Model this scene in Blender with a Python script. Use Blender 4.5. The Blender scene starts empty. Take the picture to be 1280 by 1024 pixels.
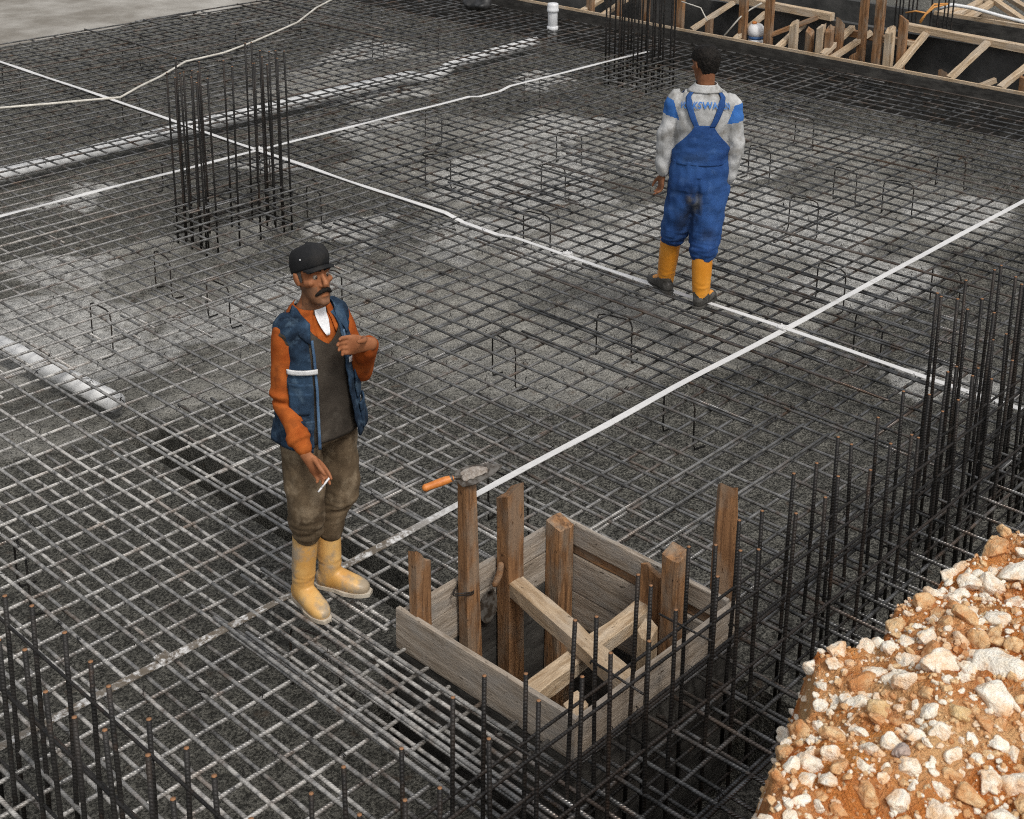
import bpy, bmesh, math, random
from mathutils import Vector, Matrix, noise
random.seed(11)
S = bpy.context.scene
COL = S.collection
V = Vector
rad = math.radians
U = random.uniform

# ------------------------------------------------------------------ camera
CAM_H = 3.75
F_PX, PX, PY = 1754.42, 640.0, 185.0
RC = Matrix(((0.68789444, 0.20589228, -0.69599541),
             (-0.72576292, 0.20613163, -0.65633675),
             (0.00833200, 0.95661806, 0.29122579)))

def ray(x, y):
    return RC @ V((x - PX, -(y - PY), -F_PX))

def at(x, y, z=0.0):
    d = ray(x, y); t = (z - CAM_H) / d.z
    return V((d.x * t, d.y * t, z))

def atx(x, y, wx):
    d = ray(x, y); t = wx / d.x
    return V((wx, d.y * t, CAM_H + d.z * t))

cd = bpy.data.cameras.new("camera"); cam = bpy.data.objects.new("camera", cd); COL.objects.link(cam)
cam.matrix_world = Matrix.Translation((0, 0, CAM_H)) @ RC.to_4x4()
cd.sensor_width = 36; cd.lens = 36 * F_PX / 1280; cd.shift_y = -(512 - PY) / 1280
cd.clip_start = .05; cd.clip_end = 500
cd.dof.use_dof = True; cd.dof.focus_distance = 8.2; cd.dof.aperture_fstop = 9
S.camera = cam

# ------------------------------------------------------------------ light
w = bpy.data.worlds.new("World"); S.world = w; w.use_nodes = True
nt = w.node_tree; nt.nodes.clear()
out = nt.nodes.new('ShaderNodeOutputWorld'); bg = nt.nodes.new('ShaderNodeBackground')
sky = nt.nodes.new('ShaderNodeTexSky'); sky.sky_type = 'NISHITA'; sky.sun_disc = False
SUN_EL, SUN_AZ = rad(54), rad(250)          # azimuth measured from +x
sky.sun_elevation = SUN_EL; sky.sun_rotation = rad(90) - SUN_AZ; sky.dust_density = 4.0; sky.air_density = 1.0
hs = nt.nodes.new('ShaderNodeHueSaturation'); hs.inputs['Saturation'].default_value = .25
bg.inputs['Strength'].default_value = .12
nt.links.new(sky.outputs[0], hs.inputs['Color']); nt.links.new(hs.outputs[0], bg.inputs[0]); nt.links.new(bg.outputs[0], out.inputs[0])
sl = bpy.data.lights.new("sun", 'SUN'); sl.energy = 1.25; sl.angle = rad(10); sl.color = (1, .96, .9)
so = bpy.data.objects.new("sun", sl); COL.objects.link(so)
sd = V((math.cos(SUN_EL) * math.cos(SUN_AZ), math.cos(SUN_EL) * math.sin(SUN_AZ), math.sin(SUN_EL)))
so.rotation_euler = sd.to_track_quat('Z', 'Y').to_euler(); so.location = sd * 30
S.view_settings.view_transform = 'Standard'; S.view_settings.look = 'None'
S.view_settings.exposure = .20; S.view_settings.gamma = 1
S.cycles.use_denoising = False; S.cycles.filter_width = 1.05

# ------------------------------------------------------------------ object helpers
def tag(o, label=None, cat=None, group=None, kind=None):
    if label: o['label'] = label
    if cat: o['category'] = cat
    if group: o['group'] = group
    if kind: o['kind'] = kind
    return o

def thing(name, label, cat, loc=(0, 0, 0), rz=0, group=None):
    o = bpy.data.objects.new(name, None); COL.objects.link(o)
    o.empty_display_size = .1
    o.location = loc; o.rotation_euler = (0, 0, rz)
    return tag(o, label, cat, group)

def link(name, me, m=None, parent=None, loc=None):
    me.name = name
    o = bpy.data.objects.new(name, me); COL.objects.link(o)
    if m is not None:
        for mm in (m if isinstance(m, (list, tuple)) else [m]): me.materials.append(mm)
    if parent: o.parent = parent
    if loc is not None: o.location = loc
    return o

class MB:
    def __init__(s): s.v = []; s.f = []; s.mi = []
    def add(s, vs, fs, mi=0):
        b = len(s.v); s.v += [V(x) for x in vs]; s.f += [tuple(i + b for i in q) for q in fs]; s.mi += [mi] * len(fs)
    def box(s, c, d, M=None, mi=0):
        c = V(c); hx, hy, hz = d[0] / 2, d[1] / 2, d[2] / 2
        vs = [V((x, y, z)) for x in (-hx, hx) for y in (-hy, hy) for z in (-hz, hz)]
        if M: vs = [M @ q for q in vs]
        s.add([q + c for q in vs], [(0, 1, 3, 2), (4, 6, 7, 5), (0, 4, 5, 1), (2, 3, 7, 6), (0, 2, 6, 4), (1, 5, 7, 3)], mi)
    def tube(s, pts, r, n=6, mi=0, closed=False):
        pts = [V(p) for p in pts]; N = len(pts)
        rr = r if isinstance(r, (list, tuple)) else [r] * N
        t0 = (pts[1] - pts[0]).normalized()
        a = V((0, 0, 1)) if abs(t0.z) < .9 else V((1, 0, 0))
        u = (a - t0 * a.dot(t0)).normalized(); b = len(s.v)
        for i, p in enumerate(pts):
            if closed: t = (pts[(i + 1) % N] - pts[i - 1]).normalized()
            else: t = (pts[min(i + 1, N - 1)] - pts[max(i - 1, 0)]).normalized()
            u = (u - t * u.dot(t)).normalized(); vv = t.cross(u)
            for k in range(n):
                an = 2 * math.pi * k / n
                s.v.append(p + (u * math.cos(an) + vv * math.sin(an)) * rr[i])
        M = N if closed else N - 1
        for i in range(M):
            for k in range(n):
                j = (i + 1) % N
                s.f.append((b + i * n + k, b + i * n + (k + 1) % n, b + j * n + (k + 1) % n, b + j * n + k)); s.mi.append(mi)
        if not closed:
            s.f.append(tuple(b + k for k in range(n))[::-1]); s.f.append(tuple(b + (N - 1) * n + k for k in range(n))); s.mi += [mi, mi]
    def ring(s, rings, mi=0, cap=True):
        n = len(rings[0]); b = len(s.v)
        for r in rings: s.v += [V(q) for q in r]
        for i in range(len(rings) - 1):
            for k in range(n):
                s.f.append((b + i * n + k, b + i * n + (k + 1) % n, b + (i + 1) * n + (k + 1) % n, b + (i + 1) * n + k)); s.mi.append(mi)
        if cap:
            s.f.append(tuple(b + k for k in range(n))[::-1]); s.f.append(tuple(b + (len(rings) - 1) * n + k for k in range(n))); s.mi += [mi, mi]
    def lathe(s, prof, c=(0, 0, 0), n=20, M=None, mi=0):
        c = V(c); rings = []
        for (r, z) in prof:
            ring = [V((r * math.cos(2 * math.pi * k / n), r * math.sin(2 * math.pi * k / n), z)) for k in range(n)]
            if M: ring = [M @ q for q in ring]
            rings.append([q + c for q in ring])
        s.ring(rings, mi)
    def blob(s, c, r, n=12, mi=0, M=None):
        c = V(c); r = V(r) if hasattr(r, '__len__') else V((r, r, r)); rings = []
        for i in range(1, n):
            a = math.pi * i / n - math.pi / 2
            ring = [V((r.x * math.cos(a) * math.cos(2 * math.pi * k / n), r.y * math.cos(a) * math.sin(2 * math.pi * k / n), r.z * math.sin(a))) for k in range(n)]
            if M: ring = [M @ q for q in ring]
            rings.append([q + c for q in ring])
        s.ring(rings, mi)
    def limb(s, pts, u=(1, 0, 0), n=14, sub=5, e=2.0, mi=0):
        """tapered, rounded limb; pts are (x, y, z, radius along u, radius across)"""
        P = [[float(q) for q in (p if len(p) == 5 else (*p, p[3]))] for p in pts]
        P = [P[0]] + P + [P[-1]]; Q = []
        for i in range(1, len(P) - 2):
            for k in range(sub):
                t = k / sub; p0, p1, p2, p3 = P[i - 1], P[i], P[i + 1], P[i + 2]
                Q.append([.5 * (2 * b + (c - a) * t + (2 * a - 5 * b + 4 * c - d) * t * t + (3 * b - a - 3 * c + d) * t ** 3) for a, b, c, d in zip(p0, p1, p2, p3)])
        Q.append(P[-2]); C = [V(q[:3]) for q in Q]; u = V(u); rings = []
        def mk(c, t, rx, ry):
            uu = u - t * u.dot(t)
            uu = uu.normalized() if uu.length > .05 else t.orthogonal().normalized()
            vv = t.cross(uu); R = []
            for k in range(n):
                an = 2 * math.pi * k / n; ca, sa = math.cos(an), math.sin(an)
                R.append(c + uu * rx * math.copysign(abs(ca) ** (2 / e), ca) + vv * ry * math.copysign(abs(sa) ** (2 / e), sa))
            return R
        T = [(C[min(i + 1, len(C) - 1)] - C[max(i - 1, 0)]).normalized() for i in range(len(C))]
        r0, r1 = min(Q[0][3:]), min(Q[-1][3:])
        rings.append(mk(C[0] - T[0] * r0 * .8, T[0], Q[0][3] * .35, Q[0][4] * .35))
        rings.append(mk(C[0] - T[0] * r0 * .5, T[0], Q[0][3] * .75, Q[0][4] * .75))
        for c, t, q in zip(C, T, Q): rings.append(mk(c, t, q[3], q[4]))
        rings.append(mk(C[-1] + T[-1] * r1 * .5, T[-1], Q[-1][3] * .75, Q[-1][4] * .75))
        rings.append(mk(C[-1] + T[-1] * r1 * .8, T[-1], Q[-1][3] * .35, Q[-1][4] * .35))
        s.ring(rings, mi)
    def mesh(s, smooth=True, fix=False):
        me = bpy.data.meshes.new("m"); me.from_pydata([tuple(q) for q in s.v], [], s.f); me.update()
        if any(s.mi): me.polygons.foreach_set('material_index', s.mi)
        if fix:
            bm = bmesh.new(); bm.from_mesh(me); bmesh.ops.recalc_face_normals(bm, faces=bm.faces); bm.to_mesh(me); bm.free()
        if smooth: me.polygons.foreach_set('use_smooth', [True] * len(me.polygons))
        return me
    def build(s, name, m, parent=None, smooth=True, fix=True, loc=None):
        return link(name, s.mesh(smooth, fix), m, parent, loc)

def voxel(mb, size, it=4, fac=.5):
    me = mb.mesh(True, True); o = bpy.data.objects.new("tmp", me); COL.objects.link(o)
    r = o.modifiers.new("r", 'REMESH'); r.mode = 'VOXEL'; r.voxel_size = size
    if it:
        q = o.modifiers.new("s", 'SMOOTH'); q.factor = fac; q.iterations = it
    dg = bpy.context.evaluated_depsgraph_get(); new = bpy.data.meshes.new_from_object(o.evaluated_get(dg))
    bpy.data.objects.remove(o); bpy.data.meshes.remove(me)
    new.polygons.foreach_set('use_smooth', [True] * len(new.polygons))
    return new

def crease(me, fn):
    """push every vertex along its normal by fn(position)"""
    nn = [v.normal.copy() for v in me.vertices]
    for v, n in zip(me.vertices, nn): v.co += n * fn(v.co)
    me.update()

# ------------------------------------------------------------------ materials
class NG:
    def __init__(s, name):
        s.m = bpy.data.materials.new(name); s.m.use_nodes = True; s.t = s.m.node_tree; s.b = s.t.nodes['Principled BSDF']
    def n(s, typ, **k):
        o = s.t.nodes.new(typ)
        for a, b in k.items(): setattr(o, a, b)
        return o
    def l(s, a, b): s.t.links.new(a, b)
    def coord(s, which='obj', scale=(1, 1, 1)):
        mp = s.n('ShaderNodeMapping'); mp.inputs['Scale'].default_value = scale
        if which == 'pos': g = s.n('ShaderNodeNewGeometry'); s.l(g.outputs['Position'], mp.inputs[0])
        else:
            g = s.n('ShaderNodeTexCoord'); s.l(g.outputs['Object'], mp.inputs[0])
            if which == 'objr':
                oi = s.n('ShaderNodeObjectInfo'); mu = s.n('ShaderNodeMath', operation='MULTIPLY'); mu.inputs[1].default_value = 37.0
                s.l(oi.outputs['Random'], mu.inputs[0]); s.l(mu.outputs[0], mp.inputs['Location'])
        return mp.outputs[0]
    def noise(s, co, scale, detail=4, rough=.55, dist=0):
        o = s.n('ShaderNodeTexNoise'); o.inputs['Scale'].default_value = scale; o.inputs['Detail'].default_value = detail
        o.inputs['Roughness'].default_value = rough; o.inputs['Distortion'].default_value = dist
        s.l(co, o.inputs['Vector']); return o.outputs['Fac']
    def ramp(s, f, a, b, lo=0.0, hi=1.0):
        o = s.n('ShaderNodeMapRange'); o.inputs[1].default_value = a; o.inputs[2].default_value = b
        o.inputs[3].default_value = lo; o.inputs[4].default_value = hi; s.l(f, o.inputs[0]); return o.outputs[0]
    def mix(s, f, a, b, mode='MIX'):
        o = s.n('ShaderNodeMixRGB', blend_type=mode)
        for i, x in ((0, f), (1, a), (2, b)):
            if hasattr(x, 'links'): s.l(x, o.inputs[i])
            elif i == 0: o.inputs[0].default_value = x
            else: o.inputs[i].default_value = (*x, 1)
        return o.outputs[0]
    def math(s, op, a, b=0.0, c=None):
        o = s.n('ShaderNodeMath', operation=op)
        for i, x in enumerate((a, b) if c is None else (a, b, c)):
            if hasattr(x, 'links'): s.l(x, o.inputs[i])
            else: o.inputs[i].default_value = x
        return o.outputs[0]
    def bump(s, h, st=.3, d=.01):
        o = s.n('ShaderNodeBump'); o.inputs['Strength'].default_value = st; o.inputs['Distance'].default_value = d
        s.l(h, o.inputs['Height']); s.l(o.outputs[0], s.b.inputs['Normal'])
    def set(s, col=None, rough=.7, metal=0.0, spec=None):
        if col is not None:
            if hasattr(col, 'links'): s.l(col, s.b.inputs['Base Color'])
            else: s.b.inputs['Base Color'].default_value = (*col, 1)
        if hasattr(rough, 'links'): s.l(rough, s.b.inputs['Roughness'])
        else: s.b.inputs['Roughness'].default_value = rough
        s.b.inputs['Metallic'].default_value = metal
        if spec is not None: s.b.inputs['Specular IOR Level'].default_value = spec
        return s.m

def m_bar(name, dark, light, rust, dust, metal=.55, rough=.42):
    g = NG(name); p = g.coord('pos')
    c = g.mix(g.ramp(g.noise(p, 9, 5), .42, .66), dark, light)
    c = g.mix(g.ramp(g.noise(p, 3.3, 6, .65), .60, .70), c, rust)
    # dried cement dust, heaviest where the crew has been working
    sx = g.n('ShaderNodeSeparateXYZ'); g.l(p, sx.inputs[0])
    d = g.math('ADD', g.ramp(g.noise(p, .8, 5, .6), .42, .62, 0, 1), 0)
    zone = g.math('MULTIPLY', g.ramp(sx.outputs[0], 6.4, 3.4), g.ramp(sx.outputs[1], 2.75, 3.4))
    d = g.math('MULTIPLY', g.math('ADD', g.math('MULTIPLY', d, .22), g.math('MULTIPLY', zone, g.ramp(g.noise(p, 1.7, 5, .65), .30, .60, .50, 1.0))), g.ramp(g.noise(p, 26, 4), .22, .58))
    d = g.math('MULTIPLY', d, dust)
    oi = g.n('ShaderNodeObjectInfo'); d = g.math('MULTIPLY', d, g.ramp(oi.outputs['Random'], 0, 1, .55, 1.1))
    c = g.mix(g.ramp(oi.outputs['Random'], .92, .96, 0, .5 if dust > .5 else .15), c, rust)
    c = g.mix(d, c, (.54, .52, .485))
    c = g.mix(g.ramp(g.noise(p, 4.6, 6, .68), .52, .66, 0, .48 if dust > .5 else .12), c, (.17, .10, .055))
    s1 = g.math('ADD', g.math('ADD', sx.outputs[0], sx.outputs[1]), sx.outputs[2])
    rib = g.math('SINE', g.math('MULTIPLY', s1, 420.0))
    g.bump(g.math('ADD', g.math('MULTIPLY', rib, .5), g.noise(p, 90, 3)), .5, .003)
    g.b.inputs['Metallic'].default_value = metal
    g.l(g.math('SUBTRACT', metal, g.math('MULTIPLY', d, metal)), g.b.inputs['Metallic'])
    g.set(c, rough, metal); g.l(g.math('SUBTRACT', metal, g.math('MULTIPLY', d, metal)), g.b.inputs['Metallic'])
    return g.m

M_BAR = m_bar('rebar_steel', (.045, .045, .044), (.20, .20, .198), (.13, .080, .050), 1.0, .65, .32)
M_START = m_bar('starter_steel', (.013, .012, .011), (.030, .027, .025), (.06, .036, .024), .03, .35, .55)
M_RUST = NG('rusty_cut_end').set((.30, .15, .07), .85)

def m_ground():
    g = NG('lean_concrete'); p = g.coord('pos')
    n1 = g.noise(p, 88, 4, .62); n2 = g.noise(p, 16, 5, .65); n3 = g.noise(p, .9, 5, .6); n4 = g.noise(p, 130, 2)
    dk = g.mix(g.ramp(n1, .40, .60), (.034, .033, .028), (.26, .25, .215))
    dk = g.mix(g.ramp(n2, .36, .54), g.mix(.6, dk, (.022, .021, .018)), dk)
    lt = g.mix(g.ramp(n1, .35, .47), (.055, .052, .045), g.mix(g.ramp(n2, .3, .66), (.28, .268, .235), (.46, .445, .40)))
    wz = g.n('ShaderNodeTexNoise'); wz.inputs['Scale'].default_value = .55; wz.inputs['Detail'].default_value = 6; g.l(p, wz.inputs['Vector'])
    vz = g.n('ShaderNodeVectorMath', operation='MULTIPLY_ADD'); vz.inputs[1].default_value = (2.6, 2.6, 0); g.l(wz.outputs['Color'], vz.inputs[0]); g.l(p, vz.inputs[2])
    pour = None                                            # the drier, paler pour in the middle of the slab
    for (x, y, rx, ry) in POUR:
        sb = g.n('ShaderNodeVectorMath', operation='SUBTRACT'); sb.inputs[1].default_value = (x + 1.3, y + 1.3, -.37); g.l(vz.outputs[0], sb.inputs[0])
        sc = g.n('ShaderNodeVectorMath', operation='MULTIPLY'); sc.inputs[1].default_value = (1 / rx, 1 / ry, 0); g.l(sb.outputs[0], sc.inputs[0])
        ln = g.n('ShaderNodeVectorMath', operation='LENGTH'); g.l(sc.outputs[0], ln.inputs[0]); f = g.ramp(ln.outputs['Value'], 1.08, .94)
        pour = f if pour is None else g.math('MAXIMUM', pour, f)
    c = g.mix(g.math('MULTIPLY', pour, g.ramp(n3, .40, .55, .25, 1)), dk, lt)
    c = g.mix(g.ramp(g.noise(p, 7, 4, .6), .64, .74, 0, .6), c, (.16, .11, .075))
    sx = g.n('ShaderNodeSeparateXYZ'); g.l(p, sx.inputs[0])
    damp = g.math('MULTIPLY', g.ramp(g.math('ADD', sx.outputs[0], g.math('MULTIPLY', n3, 2.0)), 6.2, 4.6), .25)   # darker, damper mix poured on this side
    c = g.mix(damp, c, (.038, .037, .030))
    # poured laitance / dried cement patches with their own outline
    wv = g.n('ShaderNodeTexNoise'); wv.inputs['Scale'].default_value = 1.6; wv.inputs['Detail'].default_value = 4; g.l(p, wv.inputs['Vector'])
    va = g.n('ShaderNodeVectorMath', operation='MULTIPLY_ADD'); va.inputs[1].default_value = (1.3, 1.3, 0); g.l(wv.outputs['Color'], va.inputs[0]); g.l(p, va.inputs[2])
    tot = None
    for (x, y, rx, ry) in PATCH:
        sb = g.n('ShaderNodeVectorMath', operation='SUBTRACT'); sb.inputs[1].default_value = (x + .65, y + .65, -.37); g.l(va.outputs[0], sb.inputs[0])
        sc = g.n('ShaderNodeVectorMath', operation='MULTIPLY'); sc.inputs[1].default_value = (1 / rx, 1 / ry, 0); g.l(sb.outputs[0], sc.inputs[0])
        ln = g.n('ShaderNodeVectorMath', operation='LENGTH'); g.l(sc.outputs[0], ln.inputs[0])
        f = g.ramp(g.math('ADD', ln.outputs['Value'], g.math('MULTIPLY', n2, .7)), 1.36, 1.16)
        tot = f if tot is None else g.math('MAXIMUM', tot, f)
    pale = g.mix(g.ramp(n2, .35, .7), (.44, .43, .40), (.74, .73, .69))
    hole = g.ramp(n1, .33, .44)
    c = g.mix(g.math('MULTIPLY', g.math('MULTIPLY', tot, .85), g.math('MULTIPLY', hole, g.ramp(n2, .3, .5, .25, 1))), c, pale)
    g.bump(g.math('ADD', n1, g.math('MULTIPLY', n2, 1.4)), .9, .02)
    return g.set(c, .9, 0, .25)

POUR = [(8.7, 6.7, 3.1, 2.0), (10.6, 7.2, 2.2, 2.4), (5.2, 7.7, 2.0, .75), (9.6, 9.2, 1.8, 1.3), (10.8, 12.6, 1.8, .8), (5.9, 9.0, 1.0, .5)]
PATCH = [(9.3, 8.7, 1.1, .7), (8.2, 7.0, .6, .3), (10.9, 8.3, .5, .3), (12.2, 11.0, .5, .4), (9.2, 10.9, .6, .3), (5.0, 9.5, .5, .3), (9.94, 5.74, .75, .65), (9.2, 4.9, .75, .5), (9.9, 6.5, .6, .6), (11.3, 5.2, .5, .4), (9.0, 6.9, .5, .35), (7.2, 8.6, .5, .35), (4.4, 8.6, .6, .8), (4.5, 7.8, .45, .4),
         (5.7, 7.8, .9, .45), (7.9, 7.8, .7, .35), (10.2, 11.8, .8, .4), (9.1, 8.0, .5, .4), (10.6, 9.4, .8, .45), (11.0, 7.2, .6, .4), (8.0, 3.7, .4, .3),
         (6.0, 11.0, .5, .35), (7.8, 10.6, .4, .3), (11.6, 13.6, .9, .5)]
M_GROUND = m_ground()

def m_wood(name, a, b, c3, rough=.8, grey=.5):
    g = NG(name); o = g.coord('objr', (1.2, 14, 14)); o2 = g.coord('objr', (4, 9, 9))
    gr = g.noise(o, 3.2, 6, .65, .6); c = g.mix(g.ramp(gr, .36, .66), a, b)
    c = g.mix(g.math('MULTIPLY', g.ramp(g.noise(o2, 1.1, 4, .6), .45, .62), grey), c, c3)
    c = g.mix(g.ramp(g.noise(o2, 7, 3), .66, .72), c, (a[0] * .25, a[1] * .25, a[2] * .25))
    oi = g.n('ShaderNodeObjectInfo'); c = g.mix(g.ramp(oi.outputs['Random'], 0, 1, 0, .35), c, (b[0] * .55, b[1] * .5, b[2] * .45))
    g.bump(g.math('ADD', gr, g.noise(o2, 16, 3)), .5, .006); return g.set(c, rough, 0, .3)

M_POST = m_wood('weathered_post_wood', (.11, .055, .026), (.40, .21, .095), (.27, .22, .165), .85, .7)
M_BOARD = m_wood('cement_stained_board', (.21, .165, .12), (.52, .45, .37), (.33, .315, .29), .85, .7)
M_BRACE = m_wood('pale_sawn_timber', (.34, .23, .13), (.66, .52, .36), (.54, .48, .40), .75, .5)
M_DARKBOARD = m_wood('dark_form_board', (.024, .023, .021), (.060, .056, .051), (.10, .095, .085), .7, .7)  # own colour of the edge boards; painted shade on the box's lower rows

def m_flat(name, a, b, scale=12, rough=.6, lo=.4, hi=.65, bmp=.15, metal=0.0, which='obj', spec=None, bs=None, bd=.004):
    g = NG(name); o = g.coord(which); f = g.noise(o, scale, 5, .6)
    g.bump(g.noise(o, bs or scale * 5, 4), bmp, bd); return g.set(g.mix(g.ramp(f, lo, hi), a, b), rough, metal, spec)

def m_strip():
    g = NG('galvanised_strip'); p = g.coord('pos'); sx = g.n('ShaderNodeSeparateXYZ'); g.l(p, sx.inputs[0])
    zone = g.math('MULTIPLY', g.ramp(sx.outputs[0], 4.5, 3.9), g.ramp(sx.outputs[1], 5.2, 4.7))
    mud = g.math('MULTIPLY', zone, g.ramp(g.noise(p, 24, 5, .7), .38, .52))
    mud = g.math('MAXIMUM', mud, g.ramp(g.noise(p, 6, 5, .7), .66, .74, 0, .55))
    c = g.mix(mud, (.70, .69, .67), (.13, .105, .075)); c = g.mix(g.ramp(g.noise(p, 30, 3), .4, .7, 0, .2), c, (.4, .4, .4))
    return g.set(c, .45, 0, .5)
M_STRIP = m_strip()
M_PVC = m_flat('grey_pvc', (.60, .605, .60), (.72, .72, .71), 6, .45, bmp=.05)
M_PVCW = m_flat('pale_pvc', (.66, .67, .68), (.74, .74, .74), 6, .4, bmp=.05)
M_HOSE = m_flat('pale_hose', (.50, .47, .41), (.66, .63, .56), 9, .6, which='pos')
M_FLOOR = m_flat('pale_concrete_floor', (.20, .18, .15), (.43, .41, .37), .8, .9, which='pos', bmp=.4, bs=20, bd=.02)
M_CONC = m_flat('dark_concrete', (.03, .03, .028), (.085, .082, .077), 2.2, .85, which='pos', bmp=.4, bs=22, bd=.01)  # dark grey concrete, mottled at random
M_BLACK = m_flat('black_lump', (.012, .012, .012), (.035, .034, .033), 8, .55, which='pos')
M_STEEL = m_flat('trowel_steel', (.07, .055, .042), (.20, .185, .165), 26, .45, .42, .58, metal=.4)
M_MORTAR = m_flat('dried_mortar', (.24, .20, .165), (.40, .36, .32), 60, .95, bmp=.8)
M_HANDLE = m_flat('orange_wood_handle', (.55, .17, .03), (.72, .26, .06), 30, .5)
M_CABLE = m_flat('orange_cable', (.62, .27, .06), (.74, .38, .12), 10, .5)
M_BLUEBAND = NG('blue_band').set((.05, .12, .27), .5)
M_WHITE = m_flat('white_plastic', (.72, .72, .72), (.82, .81, .80), 14, .45, bmp=.05)

# ------------------------------------------------------------------ ground, trench, pit
def pits_sheet(name, m, xs, ys, z, holes):
    mb = MB()
    def face(a, b, c, d): mb.add([a, b, c, d], [(0, 1, 2, 3)])
    for i in range(len(xs) - 1):
        for j in range(len(ys) - 1):
            x0, x1, y0, y1 = xs[i], xs[i + 1], ys[j], ys[j + 1]; cx, cy = (x0 + x1) / 2, (y0 + y1) / 2
            if any(h[0] < cx < h[1] and h[2] < cy < h[3] for h in holes): continue
            face((x0, y0, z), (x1, y0, z), (x1, y1, z), (x0, y1, z))
    for (a, b, c, d, bz) in holes:
        face((a, c, bz), (b, c, bz), (b, d, bz), (a, d, bz))
        face((a, c, bz), (a, d, bz), (a, d, z), (a, c, z)); face((b, d, bz), (b, c, bz), (b, c, z), (b, d, z))
        face((b, c, bz), (a, c, bz), (a, c, z), (b, c, z)); face((a, d, bz), (b, d, bz), (b, d, z), (a, d, z))
    return mb.build(name, m, smooth=False, fix=False)
GZ = -.37
HOLES = [(3.27, 4.62, 2.56, 3.96, -.85), (3.88, 4.17, 4.35, 7.06, -1.15), (13.80, 14.36, 2.0, 15.0, -1.3)]
ground = pits_sheet('ground', M_GROUND, [-60, 3.27, 3.88, 4.17, 4.62, 13.80, 14.36, 70], [-60, 2.0, 2.56, 3.96, 4.35, 7.06, 15.0, 90], GZ, HOLES)
tag(ground, kind='structure')

mb = MB(); edge = []
for i in range(41):
    x = 2 + i * .5; edge.append(V((x, 17.0 + (x - 9) * .05 + .5 * noise.noise(V((x * .9, 3.1, 0))) + .12 * noise.noise(V((x * 4, 9, 0))), GZ + .012)))
vs = edge + [V((22, 40, GZ + .012)), V((2, 40, GZ + .012))]
mb.add(vs, [tuple(range(len(vs)))]); tag(mb.build('concrete_floor', M_FLOOR, smooth=False), kind='structure')

# ------------------------------------------------------------------ reinforcement mats
def wob(a, b, n, amp, zamp, seed):
    a, b = V(a), V(b); d = (b - a).normalized(); side = V((-d.y, d.x, 0)); P = []
    for i in range(n + 1):
        t = i / n; p = a.lerp(b, t); L = p.length
        P.append(p + side * amp * noise.noise(V((L * .45, seed * 3.7, 1))) + V((0, 0, zamp * noise.noise(V((L * .6, seed * 5.1, 7))))))
    return P
def bar(name, a, b, parent, m=M_BAR, r=.0091, amp=.030, zamp=.009, seed=None):
    n = max(3, int((V(b) - V(a)).length / .45)); mb = MB()
    mb.tube(wob(a, b, n, amp, zamp, U(0, 99) if seed is None else seed), r, 6)
    return mb.build(name, m, parent, fix=False)

BOX = (3.40, 4.47, 2.83, 3.89)      # bars stop round the formwork box
def cut(lo, hi, c, a0, a1, b0, b1):
    if b0 < c < b1 and lo < a0 and hi > a1: return [(lo, a0 - U(.0, .05)), (a1 + U(0, .05), hi)]
    return [(lo, hi)]
near = thing('rebar_mat', 'nearer steel bar mat, the one both workers stand on, round the timber box', 'rebar mat')
far = thing('rebar_mat', 'farther steel bar mat reaching to the pale floor, with the grey drain pipe under it', 'rebar mat')
XE = 13.69
# long bars, running away to the right, middle layer
y = 2.33; k = 0
while y < 7.45:
    for lo, hi in cut(1.55, XE, y, BOX[0], BOX[1], BOX[2], BOX[3]):
        if hi - lo > 5 and U(0, 1) < .8:
            s = U(lo + 2, hi - 3); dy = random.choice((-.019, .019))
            bar('long_bar', (lo, y, -.017), (s + .7, y, -.017), near); bar('long_bar', (s - .2, y + dy, -.017), (hi, y + dy, -.017), near)
        else: bar('long_bar', (lo, y, -.017), (hi, y, -.017), near)
    y += .165 + U(-.012, .012)
bar('long_bar', (1.5, 2.30, .004), (XE, 2.27, .004), near, r=.010)
# three bars laid on top beside the box
for yy in (3.80, 3.63, 3.47): bar('top_bar', (4.5, yy, .017), (6.23, yy, .017), near, r=.009, amp=.008)
# cross bars, top layer of the near mat (+ a lower set between them near the men)
x = 1.62
while x < XE:
    y1 = 7.7 + U(-.2, .5)
    for lo, hi in cut(2.18 + U(-.05, .05), y1, x, BOX[2], BOX[3], BOX[0], BOX[1]):
        bar('cross_bar', (x, lo, 0), (x + U(-.02, .02), hi, 0), near)
    if (5.9 < x < 9.2 and U(0, 1) < .5) or U(0, 1) < .07:
        xx = x + random.choice((.018, .021, -.019)); a = U(2.2, 4); b = a + U(1.6, 3.2)
        if not (BOX[0] < xx < BOX[1]): bar('lap_bar', (xx, a, .001), (xx, b, .001), near)
    if x < 5.25:
        xx = x + .0825 + U(-.02, .02); b = 6.4 - max(0, x - 4.0) * .9
        for lo, hi in cut(2.2, b, xx, BOX[2], BOX[3], BOX[0], BOX[1]):
            bar('lower_bar', (xx, lo, -.034), (xx, hi, -.034), near)
    x += .165 + U(-.012, .012)
# bundle of extra bars beside the left face of the box
for xx, zz in ((2.90, .016), (2.945, .018), (3.06, .017), (3.09, .016), (3.17, .017), (3.30, .018), (3.00, -.034)):
    bar('bundle_bar', (xx, 2.25 + U(0, .2), zz), (xx + U(-.03, .03), 4.35 + U(-.3, .4), zz), near, r=.0095, amp=.012)
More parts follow.
